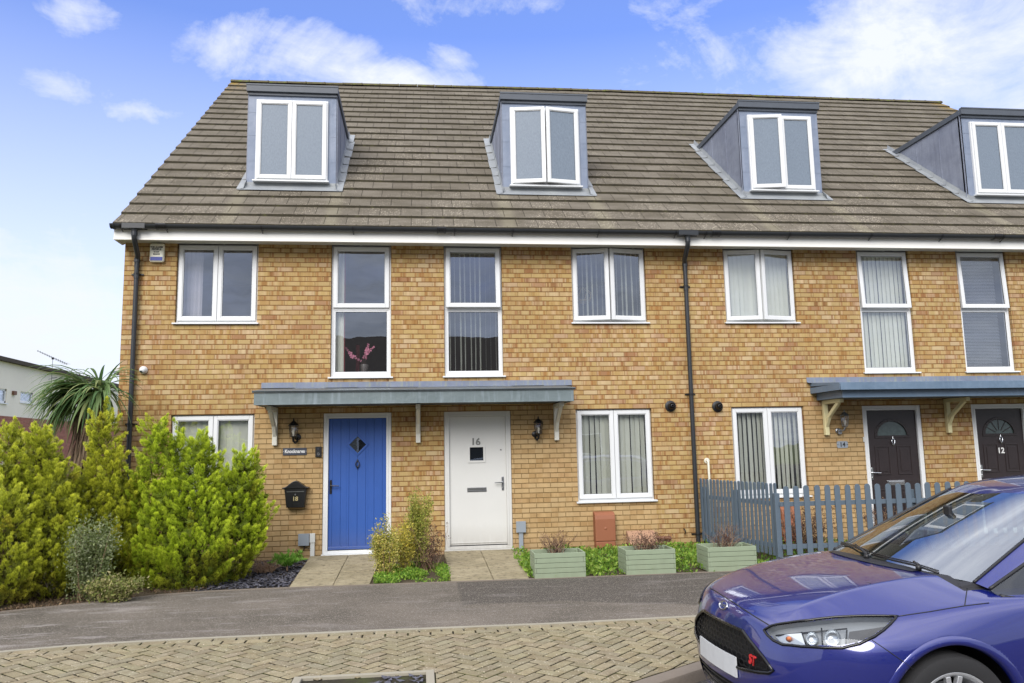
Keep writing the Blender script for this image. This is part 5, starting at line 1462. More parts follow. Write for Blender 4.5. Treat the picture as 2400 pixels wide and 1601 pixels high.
t = thing('picket_fence', 'blue-grey round-topped picket fence enclosing the front of number 14', 'fence', (9.2,-1.9,-.08))
def picket_mesh(w, top):
    b = MB(); pts = [(-w/2,0),(w/2,0)]
    for k in range(9): a = math.pi*k/8; pts.append((w/2*math.cos(a), top-w/2+w/2*math.sin(a)))
    b.prism(pts, -.009, .009, 'y'); return b
pk = None
def put_picket(x, y, rz, w, top, z0, rn):
    global pk
    key = round(w, 3)
    if pk is None: pk = {}
    if key not in pk:
        o = picket_mesh(w, top).build('picket', M['fence_paint'], bevel=.003); o.parent = t; o.matrix_parent_inverse = Matrix.Translation(-t.location); pk[key] = o
    else:
        o = pk[key].copy(); COL.objects.link(o); o.parent = t; o.matrix_parent_inverse = Matrix.Translation(-t.location)
    o.location = (x, y, z0+rn.uniform(-.006,.006)); o.rotation_euler = (0, rn.uniform(-.006,.006), rz)
rn = random.Random(77); P0 = Vector((8.80,-.06)); P1 = Vector((9.20,-1.94)); dv = (P1-P0); rz = math.atan2(dv.y, dv.x); nn = Vector((dv.y, -dv.x)).normalized()  # towards -x
if nn.x > 0: nn = -nn
for k in range(21):
    p = P0.lerp(P1, (k+.4)/21); put_picket(p.x+nn.x*.028, p.y+nn.y*.028, rz, .052, .96, .0+.015, rn)
for k in range(27):
    put_picket(9.27+k*.1455, -1.978, 0, .078, .90, .035, rn)
for z in (.14, .695):
    b = MB(); b.beam((P0.x, P0.y, z), (P1.x, P1.y, z), .036, .055); b.build('rail', M['fence_paint'], t, bevel=.003)
    b = MB(); b.box(9.19, 13.15, -1.965, -1.935, z-.03, z+.03); b.build('rail', M['fence_paint'], t, bevel=.003)
for (x, y) in ((9.155,-1.90),(8.83,-.07),(8.985,-.93),(11.1,-1.89),(13.1,-1.89)):
    b = MB(); b.box(x-.035+.01, x+.035+.01, y-.033, y+.035, -.15, .84); b.build('post', M['fence_paint'], t, bevel=.004)

# ------------------------------------------------------------------ background
t = thing('white_building', 'white rendered flat-roofed building with red brick base, far left behind the hedge', 'building', (-17,30,0))
def XW(y): return -16.45 - (y-29.6)*.045
def side_wall(b, y0, y1, z0, z1, off=0, m=0):
    b.add([(XW(y0)+off,y0,z0),(XW(y1)+off,y1,z0),(XW(y1)+off,y1,z1),(XW(y0)+off,y0,z1)], [(0,1,2,3)], m)
b = MB()
wins = [(29.0,30.55,4.15,4.86),(32.1,33.6,4.30,4.87),(38.2,39.6,4.3,4.9),(20,22,4.3,4.9)]
ys = sorted({12,52}|{w[0] for w in wins}|{w[1] for w in wins}); zs = [3.5,4.15,4.3,4.86,4.87,4.9,6.22]
for i in range(len(ys)-1):
    for k in range(len(zs)-1):
        if any(w[0] <= ys[i] < w[1] and w[2] <= zs[k] < w[3] for w in wins): continue
        side_wall(b, ys[i], ys[i+1], zs[k], zs[k+1])
for w in wins:
    for (ya, za, yb_, zb_) in ((w[0],w[2],w[1],w[2]),(w[0],w[3],w[1],w[3]),(w[0],w[2],w[0],w[3]),(w[1],w[2],w[1],w[3])):
        b.add([(XW(ya),ya,za),(XW(yb_),yb_,zb_),(XW(yb_)-.15,yb_,zb_),(XW(ya)-.15,ya,za)], [(0,1,2,3)])
b.add([(XW(12),12,3.5),(XW(12),12,6.22),(-30,12,6.22),(-30,12,3.5)], [(0,1,2,3)]); b.add([(-30,12,-.2),(-30,12,6.2),(-30,52,6.2),(-30,52,-.2)], [(0,1,2,3)]); b.add([(XW(52),52,-.2),(-30,52,-.2),(-30,52,6.2),(XW(52),52,6.2)], [(0,1,2,3)])
b.build('wall', M['render_white'], t, recalc=False)
def redbrick():
    t_ = NT('red_brick'); p = t_.xyz(t_.pos()); vec = t_.cxyz(t_.math('ADD', p[0], p[1]), p[2], 0)
    bb = t_.n('TexBrick', i_Vector=vec, i_Color1=srgb(134,74,60), i_Color2=srgb(158,96,78), i_Mortar=srgb(150,132,116), i_Scale=1.0, i_Mortar_Size=.006, i_Brick_Width=.225, i_Row_Height=.075)
    M['red_brick'] = t_.done(t_.bsdf(bb.outputs[0], .9))
redbrick()
b = MB(); side_wall(b, 12, 52, -.3, 3.5, .02); b.add([(XW(12)+.02,12,-.3),(XW(12)+.02,12,3.5),(-30,12,3.5),(-30,12,-.3)], [(0,1,2,3)]); b.build('brick_base', M['red_brick'], t, recalc=False)
b = MB(); b.add([(XW(11.8)+.25,11.8,6.22),(XW(52)+.25,52,6.22),(XW(52)+.25,52,6.42),(XW(11.8)+.25,11.8,6.42),(-30.3,52,6.42),(-30.3,11.8,6.42),(-30.3,52,6.22),(-30.3,11.8,6.22)], [(0,1,2,3),(3,2,4,5),(0,7,6,1),(0,3,5,7)]); b.build('roof_edge', M['opp_roof'], t, recalc=False)
for w in wins:
    b = MB(); x = XW((w[0]+w[1])/2)-.1
    for (ya,yb_,za,zb_) in ((w[0],w[0]+.1,w[2],w[3]),(w[1]-.1,w[1],w[2],w[3]),(w[0],w[1],w[2],w[2]+.1),(w[0],w[1],w[3]-.08,w[3])): b.box(x-.05,x+.02,ya,yb_,za,zb_)
    b.box(x, x+.16, w[0]-.05, w[1]+.05, w[2]-.05, w[2]-.002)
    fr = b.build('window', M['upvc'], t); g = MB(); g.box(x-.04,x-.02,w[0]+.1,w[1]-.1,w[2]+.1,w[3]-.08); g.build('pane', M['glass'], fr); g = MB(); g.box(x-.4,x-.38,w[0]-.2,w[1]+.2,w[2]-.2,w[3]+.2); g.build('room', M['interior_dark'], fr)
b = MB(); b.box(XW(31.3)+.0, XW(31.3)+.12, 31.1, 31.4, 4.62, 4.82); b.build('vent', M['clay_pipe'], t)
t = thing('tv_aerial', 'thin black television aerial on the roof edge of the white building', 'aerial', (-17,37,6.3))
b = MB(); mx, my = -16.6, 35.6; b.tube([(mx,my,5.6),(mx,my,7.0)], .012, 6); b.tube([(mx,my,5.9),(mx+.3,my,5.9),(mx+.1,my-.6,5.75)], .012, 6); b.build('mast', M['black_metal'], t)
b = MB(); a0 = Vector((mx-.1,my-1.6,7.25)); a1 = Vector((mx+.1,my+1.6,6.85)); b.tube([a0, a1], .009, 5)
for k in range(14):
    p = a0.lerp(a1, k/13); l = .05+.16*(k/13); b.tube([p-Vector((l,0,0)), p+Vector((l,0,0))], .008, 4); b.tube([p-Vector((0,0,.05)), p+Vector((0,0,.05))], .014, 4)
b.tube([(mx,my,6.95),(mx,my,7.06)], .06, 8)
b.build('antenna', M['black_metal'], t)
# terrace across the street (mirrored in the glass and the car)
t = thing('opposite_terrace', 'brown-roofed pale terrace across the street, seen mirrored in the window glass', 'building', (6,-34,0))
b = MB(); b.box(-14, 24, -42, -31, -.25, 4.6); b.build('wall', M['opp_wall'], t)
b = MB(); b.prism([(-30.6,4.55),(-36.5,8.3),(-42.4,4.55)], -14.3, 24.3, 'x'); b.build('roof', M['opp_roof'], t)
b = MB(); b.box(2.8,3.5,-36,-35.2,7.6,9.1); b.box(14,14.7,-36,-35.2,7.6,9.1); b.build('chimney', M['opp_wall'], t)
for k in range(6):
    for z in (.9, 3.2):
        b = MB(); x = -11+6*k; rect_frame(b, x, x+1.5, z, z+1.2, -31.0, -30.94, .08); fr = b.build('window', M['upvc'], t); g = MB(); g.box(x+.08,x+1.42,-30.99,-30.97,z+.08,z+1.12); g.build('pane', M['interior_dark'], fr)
# ------------------------------------------------------------------ camera geometry (also used to measure the car)
F_, CAMP, YAW, PIT, ROL = 1841.06, Vector((4.41316, -12.16676, 1.54888)), .11799, .13111, -.01932
def cam_axes():
    fw = Vector((math.sin(YAW)*math.cos(PIT), math.cos(YAW)*math.cos(PIT), math.sin(PIT))); rt = Vector((math.cos(YAW), -math.sin(YAW), 0)); up = rt.cross(fw)
    return rt*math.cos(ROL)+up*math.sin(ROL), -rt*math.sin(ROL)+up*math.cos(ROL), fw
CR, CU, CF = cam_axes()
def pix(u, v): return (CF + CR*((u-1200)/F_) - CU*((v-800.5)/F_)).normalized()

# ------------------------------------------------------------------ the car
def car_paint():
    t = NT('car_paint'); p = t.obj()
    fl = t.n('TexVoronoi', i_Vector=p, i_Scale=900.0); k = t.math('MULTIPLY_ADD', t.n('SeparateColor', i_0=fl.outputs['Color']).outputs[0], .35, .82)
    c = t.mix(1, (.005,.011,.155,1), t.n('CombineColor', i_0=k, i_1=k, i_2=k).outputs[0], 'MULTIPLY')
    n = t.noise(p, 5, 3); 
    M['car_paint'] = t.done(t.bsdf(c, .34, .3, Coat_Weight=1.0, Coat_Roughness=.015, Coat_IOR=1.8))
car_paint()
simple('car_black', srgb(22,22,24), .45, var=.1); simple('car_gloss_black', srgb(14,14,16), .12, var=.05)
simple('rubber', srgb(34,34,35), .8, var=.15, scale=20, bump=.001); simple('alloy', srgb(186,188,190), .35, .5, var=.06)
simple('lamp_dark', srgb(54,54,56), .6); simple('reflector', srgb(190,194,198), .3, 1, var=.03); simple('amber', srgb(214,120,60), .3); simple('cabin_dark', srgb(38,38,42), .8, var=.1)
simple('lamp_housing', srgb(130,134,138), .5, .2, var=.1); simple('red_badge', srgb(196,36,44), .3); simple('badge_blue', srgb(30,44,110), .25)
simple('plate_white', srgb(190,192,194), .4, var=.12, scale=14)
glass('car_side_glass', .08, (.30,.34,.34,1))
glass('lens_glass', .035, (.97,.98,.98,1))
CX, CY, CH, CZ = 6.16, -7.44, R(182.0), -.188
car = thing('parked_car', 'dark blue hatchback with honeycomb grille parked facing left at the lower right corner', 'car', (0,0,0))
def to_local(p): 
    d = Vector(p)-Vector((CX, CY, CZ)); c, s = math.cos(CH), math.sin(CH); return Vector((d.x*c+d.y*s, -d.x*s+d.y*c, d.z))
def dir_local(d): c, s = math.cos(CH), math.sin(CH); return Vector((d.x*c+d.y*s, -d.x*s+d.y*c, d.z))
CAML = to_local(CAMP)

def mirrored(cage_v, faces, mats):
    v = list(cage_v); mp = {}
    for i, p in enumerate(cage_v):
        if abs(p[1]) < 1e-6: mp[i] = i
        else: mp[i] = len(v); v.append((p[0], -p[1], p[2]))
    return v, faces + [tuple(mp[i] for i in reversed(f)) for f in faces], mats+mats
def subdivide(v, f, m, nm, levels, creases=None):
    me = bpy.data.meshes.new('cage'); me.from_pydata(v, [], f); me.polygons.foreach_set('material_index', m)
    for k in range(nm): me.materials.append(None)
    if creases:
        at = me.attributes.new('crease_edge', 'FLOAT', 'EDGE')
        es = {tuple(sorted(e.vertices)): e.index for e in me.edges}
        for (a, b_, c) in creases:
            k = es.get(tuple(sorted((a, b_))))
            if k is not None: at.data[k].value = c
    o = bpy.data.objects.new('cage', me); COL.objects.link(o)
    s = o.modifiers.new('s', 'SUBSURF'); s.levels = s.render_levels = levels
    bpy.context.view_layer.update()
    ev = bpy.data.meshes.new_from_object(o.evaluated_get(bpy.context.evaluated_depsgraph_get()))
    bpy.data.objects.remove(o); return ev

# --- lower body cage
VV = []; IDX = {}
def P_(key, p):
    IDX[key] = len(VV); VV.append(tuple(p)); return IDX[key]
ycol = [0, .20, .38, .54, .68, .775]; xpl = [0, -.008, -.032, -.080, -.185, -.335]
zl = [.19, .33, .50, .645, None]; xo = [-.06, -.012, 0, -.028, -.060]
zlip = [.752, .750, .742, .728, .712, .705]
for i in range(5):
    for j in range(6): P_(('F', i, j), (xpl[j]+xo[i]*(1 if j < 5 else .6), ycol[j]*(1 if i else .98), zl[i] if i < 4 else zlip[j]))
TX = [None, -.105, -.30, -.55, -.80, -1.05, -1.32, -2.0, -2.8, -3.4, -3.78, -4.18]
TZ = [None, .806, .872, .926, .962, .985, .97, .90, .90, .92, .93, .97]
SX = [None, -.50, -.63, -.80, -.98, -1.18, -1.40, -2.0, -2.8, -3.4, -3.75, -4.05]
SY = [None, .795, .808, .822, .835, .845, .852, .858, .86, .862, .85, .80]
SZ = [None, .755, .788, .815, .838, .860, .880, .900, .918, .93, .94, .95]
g_ = [0, .02, .09, .24, .58, 1]; h_ = [0, .01, .05, .20, .56, 1]; yr = [0, .22, .43, .60, .73, 1]
for i in range(1, 12):
    for j in range(6):
        y = SY[i]*([0, .24, .47, .67, .85, 1][j]); bump = (.006 if j == 2 else .022 if j == 3 else 0)*(1 if 1 < i < 6 else .5 if i == 1 else 0)
        P_(('T', i, j), (lerp(TX[i], SX[i], g_[j]), y, lerp(TZ[i], SZ[i], h_[j])+bump))
for j in range(6): IDX[('T', 0, j)] = IDX[('F', 4, j)]
for k in range(12): IDX[('S', k, 4)] = IDX[('T', k, 5)]
for i in range(4): IDX[('S', 0, i)] = IDX[('F', i, 5)]
sy = {1:(.81,.838,.848,.84), 2:(.845,.875,.888,.878), 3:(.865,.897,.912,.900), 4:(.868,.90,.914,.904), 5:(.868,.895,.905,.902), 6:(.868,.892,.90,.90)}
for k in range(1, 12):
    ys = sy.get(k, (.868,.892,.90,.90) if k < 10 else ((.86,.89,.90,.89) if k == 10 else (.78,.80,.80,.80)))
    x = [0,-.46,-.60,-.78,-.97,-1.17,-1.40,-2.0,-2.8,-3.4,-3.78,-4.10][k]
    for i in range(4): P_(('S', k, i), (x, ys[i], [.19,.33,.52,lerp(.665,.73,min(1,k/6))][i]))
for i in range(4):
    for j in range(5): P_(('R', i, j), ([-4.28,-4.34,-4.34,-4.30][i]+.12*(ycol[j]/.78)**2, ycol[j], [.22,.36,.55,.78][i]))
    IDX[('R', i, 5)] = IDX[('S', 11, i)]
for j in range(6): IDX[('R', 4, j)] = IDX[('T', 11, j)]
FF = []; MM = []
def quad(a, b_, c, d, m=0): FF.append((IDX[a], IDX[b_], IDX[c], IDX[d])); MM.append(m)
for i in range(4):
    for j in range(5):
        quad(('F',i,j),('F',i,j+1),('F',i+1,j+1),('F',i+1,j)); quad(('R',i,j),('R',i+1,j),('R',i+1,j+1),('R',i,j+1))
for i in range(11):
    for j in range(5): quad(('T',i,j),('T',i,j+1),('T',i+1,j+1),('T',i+1,j), 1 if 5 <= i < 10 and j < 4 else 0)
for k in range(11):
    for i in range(4): quad(('S',k,i),('S',k+1,i),('S',k+1,i+1),('S',k,i+1))
v, f, m = mirrored(VV, FF, MM)
cr = [(IDX[('T',k,3)], IDX[('T',k+1,3)], .55) for k in range(1, 6)] + [(IDX[('T',k,5)], IDX[('T',k+1,5)], .35) for k in range(2, 11)] + [(IDX[('F',4,j)], IDX[('F',4,j+1)], .25) for j in range(5)]
body_me = subdivide(v, f, m, 2, 4, cr)
bm_ = bmesh.new(); bm_.from_mesh(body_me); bmesh.ops.recalc_face_normals(bm_, faces=bm_.faces)
bvh = BVHTree.FromBMesh(bm_)

# --- greenhouse cage
GV = [];GI = {}
rows = [
 [(-1.03,0,.975),(-1.05,.30,.975),(-1.13,.55,.965),(-1.21,.69,.950),(-1.25,.755,.925),(-1.27,.80,.870)],
 [(-1.47,0,1.195),(-1.49,.28,1.193),(-1.56,.49,1.182),(-1.63,.615,1.168),(-1.70,.690,1.125),(-1.72,.820,.885)],
 [(-1.92,0,1.385),(-1.94,.26,1.385),(-2.00,.44,1.380),(-2.06,.535,1.370),(-2.12,.610,1.330),(-2.15,.825,.897)],
 [(-2.12,0,1.440),(-2.14,.27,1.440),(-2.19,.45,1.432),(-2.24,.555,1.415),(-2.26,.625,1.375),(-2.27,.828,.90)],
 [(-2.70,0,1.484),(-2.70,.28,1.482),(-2.70,.46,1.472),(-2.70,.575,1.448),(-2.70,.635,1.405),(-2.70,.83,.91)],
 [(-3.25,0,1.476),(-3.25,.28,1.474),(-3.24,.46,1.462),(-3.22,.570,1.436),(-3.22,.628,1.390),(-3.22,.825,.925)],
 [(-3.82,0,1.415),(-3.81,.27,1.413),(-3.78,.44,1.400),(-3.73,.540,1.375),(-3.70,.595,1.330),(-3.66,.81,.94)],
 [(-4.14,0,1.085),(-4.13,.30,1.080),(-4.10,.50,1.070),(-4.04,.620,1.050),(-3.99,.690,1.020),(-3.92,.79,.945)],
 [(-4.20,0,.93),(-4.19,.30,.93),(-4.15,.52,.925),(-4.09,.65,.92),(-4.05,.72,.91),(-4.00,.77,.90)]]
for i, r_ in enumerate(rows):
    for j, p in enumerate(r_): GI[(i,j)] = len(GV); GV.append(p)
gf = []; gm = []
for i in range(8):
    for j in range(5):
        gf.append((GI[(i,j)],GI[(i,j+1)],GI[(i+1,j+1)],GI[(i+1,j)]))
        gm.append(1 if (i < 2 and j < 3) else 2 if (j == 4 and 0 <= i < 6) else 3 if (i == 6 and j < 3) else 0)
v, f, m = mirrored(GV, gf, gm)
crs = []
for j in range(3): crs += [(GI[(2,j)],GI[(2,j+1)],.5),(GI[(6,j)],GI[(6,j+1)],.8)]
for i in range(7): crs += [(GI[(i,3)],GI[(i+1,3)],.45),(GI[(i,4)],GI[(i+1,4)],.6)]
crs += [(a if a < len(GV) else a, b_, c) for a, b_, c in crs]
green_me = subdivide(v, f, m, 4, 3, crs)
gb = bmesh.new(); gb.from_mesh(green_me); bmesh.ops.recalc_face_normals(gb, faces=gb.faces); gbvh = BVHTree.FromBMesh(gb)

def hit(u, v_, tree=None):
    """where the sight line through a point of the photo meets the modelled bodywork (car coordinates)"""
    h = (tree or bvh).ray_cast(CAML, dir_local(pix(u, v_))); return h[0], h[1]
E_ = lambda x, y: (1600+x*.3403, 1080+y*.3403)
H_ = lambda x, y: (1760+x*.17015, 1400+y*.17015)

def snap_cut(bm, cx, cz, r, band):
    """round wheel opening: vertices near the circle slide onto it, faces inside go"""
    for vt in bm.verts:
        if abs(vt.co.y) < .55: continue
        dx, dz = vt.co.x-cx, vt.co.z-cz; d = math.hypot(dx, dz)
        if abs(d-r) < band and d > 1e-5: vt.co.x = cx+dx*r/d; vt.co.z = cz+dz*r/d
    dead = [fc for fc in bm.faces if abs(fc.calc_center_median().y) > .5 and math.hypot(fc.calc_center_median().x-cx, fc.calc_center_median().z-cz) < r*.985]
    bmesh.ops.delete(bm, geom=dead, context='FACES')
WF, WR, WZ, RA = -.905, -3.553, .318, .372
snap_cut(bm_, WF, WZ, .392, .013); snap_cut(bm_, WR, WZ, .392, .03)

def poly_in(pt, poly):
    x, y = pt; c = False; n = len(poly)
    for i in range(n):
        (x1, y1), (x2, y2) = poly[i], poly[i-1]
        if (y1 > y) != (y2 > y) and x < (x2-x1)*(y-y1)/(y2-y1)+x1: c = not c
    return c
def dense(pts, step=.02, closed=True):
    out = []; n = len(pts)
    for i in range(n if closed else n-1):
        a, b_ = pts[i], pts[(i+1) % n]; k = max(1, int((b_-a).length/step))
        for q in range(k): out.append(a.lerp(b_, q/k))
    if not closed: out.append(pts[-1])
    return out
def smooth_loop(pts, n=6, closed=True):
    """Catmull-Rom through the outline"""
    out = []; N = len(pts)
    for i in range(N if closed else N-1):
        p0 = pts[(i-1) % N] if closed or i > 0 else pts[0]; p1 = pts[i]; p2 = pts[(i+1) % N]; p3 = pts[(i+2) % N] if closed or i+2 < N else pts[-1]
        for k in range(n):
            t = k/n; out.append(.5*((2*p1)+(-p0+p2)*t+(2*p0-5*p1+4*p2-p3)*t*t+(-p0+3*p1-3*p2+p3)*t**3))
    if not closed: out.append(pts[-1])
    return out
class Patch:
    """a panel that follows the bodywork inside an outline"""
    def __init__(s, outline, tree=bvh, step=.02, normal=None):
        s.tree = tree; s.out = outline; c = sum(outline, Vector())/len(outline); s.c = c
        n = normal or Vector()
        if normal is None:
            for i in range(len(outline)): n += (outline[i]-c).cross(outline[(i+1) % len(outline)]-c)
        if n.dot(Vector((1,.6,.3))) < 0 and normal is None: n = -n
        s.n = n.normalized(); s.a = s.n.cross(Vector((0,0,1))).normalized(); s.b = s.n.cross(s.a)
        s.poly = [s.uv(p) for p in outline]; s.step = step
    def uv(s, p): d = p-s.c; return (d.dot(s.a), d.dot(s.b))
    def P(s, uv, push=0):
        q = s.c+s.a*uv[0]+s.b*uv[1]; h = s.tree.ray_cast(q+s.n*.4, -s.n)
        base = h[0] if h[0] is not None and abs((h[0]-q).dot(s.n)) < .3 else q
        return base+s.n*push
    def mesh(s, push=0, scale=1.0, m=0, mb=None):
        mb = mb or MB(); poly = [Vector((p[0]*scale, p[1]*scale)) for p in s.poly]; pts = list(poly); n = len(pts)
        xs = [p[0] for p in poly]; ys = [p[1] for p in poly]; y = min(ys)
        while y < max(ys):
            x = min(xs)
            while x < max(xs):
                if poly_in((x, y), poly) and min((Vector((x,y))-q).length for q in poly) > s.step*.45: pts.append(Vector((x, y)))
                x += s.step
            y += s.step
        r_ = geometry.delaunay_2d_cdt(pts, [], [list(range(n))], 1, 1e-5)
        mb.add([s.P(p, push) for p in r_[0]], [tuple(f) for f in r_[2]], m); return mb
def dig(bm, patch, shrink=.012):
    poly = []; 
    for p in patch.poly:
        L = math.hypot(*p); k = max(0, 1-shrink/L) if L > 0 else 1; poly.append((p[0]*k, p[1]*k))
    dead = []
    for fc in bm.faces:
        c = fc.calc_center_median()
        for sg in (1, -1):
            q = Vector((c.x, c.y*sg, c.z)); w = patch.uv(q)
            if abs((q-patch.c).dot(patch.n)) < .22 and poly_in(w, poly): dead.append(fc); break
    bmesh.ops.delete(bm, geom=list(set(dead)), context='FACES')
def flip(o_v): return [Vector((p.x, -p.y, p.z)) for p in o_v]
def add_both(mb, name, mat, parent, smooth=False, mirror_parent=None, **kw):
    o = mb.build(name, mat, parent, smooth=smooth, **kw); mb2 = MB(); mb2.v = flip(mb.v); mb2.f = [list(reversed(f)) for f in mb.f]; mb2.m = mb.m
    o2 = mb2.build(name, mat, mirror_parent or parent, smooth=smooth, **kw); return o, o2

# headlight outline, taken where it lies on the bodywork
hl_px = [(180,455),(290,392),(520,352),(800,318),(1160,275),(1600,257),(2020,262),(1930,362),(1830,455),(1700,548),(1500,645),(1260,703),(1000,700),(700,682),(430,655),(310,598),(228,525)]
hl = [hit(*H_(*p))[0] for p in hl_px]
hl = [p for p in hl if p is not None]; hl = dense(hl, .02)
HP = Patch(hl, step=.022)
# grille outline: near half measured, mirrored for the far half
gr_px = [(418,1172),(500,1280),(560,1355),(628,1448),(600,1462),(520,1455),(400,1432)]
gr = [hit(*E_(*p))[0] for p in gr_px]
near = [p for p in gr if p is not None]
top0 = Vector((near[0].x, .14, near[0].z)); near = [p for p in near]
outline = near + [Vector((p.x, -p.y, p.z)) for p in reversed(near)]
GP = Patch(dense(outline, .03), step=.03, normal=Vector((1,0,.15)))
lo = [Vector((0,.44,.37)),Vector((0,.40,.25)),Vector((0,-.40,.25)),Vector((0,-.44,.37))]
LP = Patch(dense([bvh.ray_cast(p+Vector((1,0,0)), Vector((-1,0,0)))[0] for p in lo], .03), step=.03, normal=Vector((1,0,0)))
dig(bm_, HP); dig(bm_, GP, .008); dig(bm_, LP, .008)
me = bpy.data.meshes.new('body'); bm_.to_mesh(me); me.materials.append(M['car_paint']); me.materials.append(M['cabin_dark'])
me.polygons.foreach_set('use_smooth', [True]*len(me.polygons)); body = link(bpy.data.objects.new('body', me), car)

def split(bm, idx):
    c = bm.copy(); bmesh.ops.delete(c, geom=[fc for fc in c.faces if fc.material_index not in idx], context='FACES')
    for fc in c.faces: fc.material_index = 0; fc.smooth = True
    return c
for idx, nm, mt in (((0,), 'roof', 'car_paint'), ((1,), 'windscreen', 'car_glass'), ((2,), 'side_window', 'car_side_glass'), ((3,), 'rear_window', 'car_glass')):
    c = split(gb, idx)
    sides = (None,) if nm != 'side_window' else (1, -1)
    for sg in sides:
        cc = c.copy()
        if sg: bmesh.ops.delete(cc, geom=[fc for fc in cc.faces if fc.calc_center_median().y*sg < 0], context='FACES')
        me = bpy.data.meshes.new(nm); cc.to_mesh(me); me.materials.append(M[mt]); link(bpy.data.objects.new(nm, me), car)
# black edging round windscreen and side glass
def edge_line(pts, name, mat, parent, r=.006, tree=gbvh, lift=.002, closed=False, both=True, n=6):
    q = []
    for p in dense(pts, .03, closed):
        h = tree.find_nearest(p); q.append(h[0]+h[1]*lift if h[0] is not None else p)
    if closed: q.append(q[0])
    b = MB(); b.tube(q, r, n)
    if both: return add_both(b, name, M[mat], parent, True)
    return b.build(name, M[mat], parent, smooth=True)
V3 = Vector
edge_line([V3(rows[i][3]) for i in range(3)], 'window_trim', 'car_black', car, .009)
edge_line([V3(rows[i][4]) for i in range(7)], 'window_trim', 'car_black', car, .010)
edge_line([V3(rows[i][5]) for i in range(7)], 'window_trim', 'car_black', car, .010)
b = MB()   # cowl and black band under the screen
cv = []
for k in range(25):
    y = lerp(-.66, .66, k/24); h1 = gbvh.ray_cast(V3((lerp(-1.20,-1.06,1-(abs(y)/.8)**2), y, 2)), V3((0,0,-1))); h0 = bvh.ray_cast(V3((lerp(-1.11,-.985,1-(abs(y)/.8)**2), y, 2)), V3((0,0,-1)))
    if h0[0] is None or h1[0] is None: continue
    a_, c_ = h0[0], h1[0]; cv += [a_+V3((0,0,.004)), a_.lerp(c_,.5)+V3((0,0,.010)), c_+V3((0,0,.004))]
b.add(cv, [(3*k+i, 3*k+3+i, 3*k+4+i, 3*k+1+i) for k in range(len(cv)//3-1) for i in (0,1)]); b.build('cowl', M['car_black'], car, smooth=True)
# cabin: dash, seats, wheel
b = MB(); b.prism([(-1.12,.94),(-1.5,1.0),(-1.72,.97),(-1.74,.6),(-1.2,.6)], -.70, .70, 'y'); b.build('dashboard', M['cabin_dark'], car, bevel=.03)
for y in (-.36, .36):
    b = MB(); b.prism([(-2.15,.62),(-2.7,.60),(-2.75,.5),(-2.15,.5)], y-.25, y+.25, 'y'); b.prism([(-2.62,.6),(-2.82,1.22),(-2.92,1.2),(-2.78,.58)], y-.23, y+.23, 'y'); b.prism([(-2.80,1.20),(-2.84,1.38),(-2.94,1.37),(-2.90,1.2)], y-.12, y+.12, 'y'); b.build('seat', M['cabin_dark'], car, bevel=.03)
b = MB(); b.box(-1.63,-1.60,-.03,.03,1.23,1.30) ; b.build('rear_view_mirror', M['car_black'], car, bevel=.01)
b = MB(); cw = V3((-1.85,-.36,.98)); pts = [cw+V3((.07*math.sin(a), .18*math.cos(a), .17*math.sin(a))) for a in [2*math.pi*k/24 for k in range(25)]]; b.tube(pts, .014, 8); b.build('steering_wheel', M['car_black'], car, smooth=True)

# headlights: black bezel, housing behind, reflectors, clear lens
ring = [HP.P(p, .003) for p in HP.poly]; b = MB(); b.tube(ring+[ring[0]], .0075, 6, cap=False); HB = add_both(b, 'headlight', M['car_gloss_black'], car, True)
b = MB(); HP.mesh(-.055, .93, mb=b); h0 = list(b.v)
deep = [HP.P((p[0]*.93, p[1]*.93), -.055) for p in HP.poly]; n = len(ring); b.add([p-HP.n*.004 for p in ring]+deep, [(i, (i+1)%n, n+(i+1)%n, n+i) for i in range(n)])
o1, o2 = add_both(b, 'housing', M['lamp_housing'], HB[0], True, HB[1], recalc=False)
b = MB(); HP.mesh(.002, .995, mb=b); add_both(b, 'lens', M['lens_glass'], HB[0], True, HB[1])
def hp_at(px, push): p, _ = hit(*H_(*px)) if False else (HP.P(HP.uv(hl_at(px)), push), None); return p
def hl_at(px):
    d = dir_local(pix(*H_(*px))); h = bvh.ray_cast(CAML, d); return h[0]
def bowl(mb, c, n, r, depth):
    q = n.to_track_quat('Z', 'Y').to_matrix().to_4x4(); mb.T = Matrix.Translation(c) @ q
    mb.lathe((0,0,0), [(r*math.sin(math.pi/2*k/7), -depth*math.cos(math.pi/2*k/7)) for k in range(8)], 'z', 24)
    mb.T = None
bn = (HP.n+V3((.5,0,0))).normalized()
for (px, r, dp) in (((830,540), .034, .03), ((1110,530), .044, .035)):
    b = MB(); bowl(b, hp_at(px, -.022), bn, r, dp); add_both(b, 'reflector', M['reflector'], HB[0], True, HB[1])
b = MB()
qs = [(330,510),(480,470),(700,455),(755,628),(540,630),(420,618)]; P3 = [hp_at(p, -.03) for p in qs]; b.add(P3, [tuple(range(6))]); add_both(b, 'indicator_reflector', M['reflector'], HB[0], False, HB[1])
b = MB(); b.tube([hp_at((505,540), -.03), hp_at((530,540), -.012)], [.016,.006], 12); add_both(b, 'indicator_bulb', M['amber'], HB[0], True, HB[1])
b = MB()
for (a_, c_) in (((690,455),(750,635)), ((965,400),(980,640)), ((1315,430),(1300,650)), ((330,505),(1320,410)), ((420,640),(1300,668))): b.tube([hp_at(a_, -.018), hp_at(c_, -.018)], .004, 6)
add_both(b, 'lamp_divider', M['car_gloss_black'], HB[0], True, HB[1])
qs = [(1345,450),(1700,400),(1880,370),(1780,480),(1640,575),(1400,640),(1330,640)]; b = MB(); b.add([hp_at(p, -.02) for p in qs], [tuple(range(len(qs)))]); add_both(b, 'dark_panel', M['lamp_dark'], HB[0], False, HB[1])

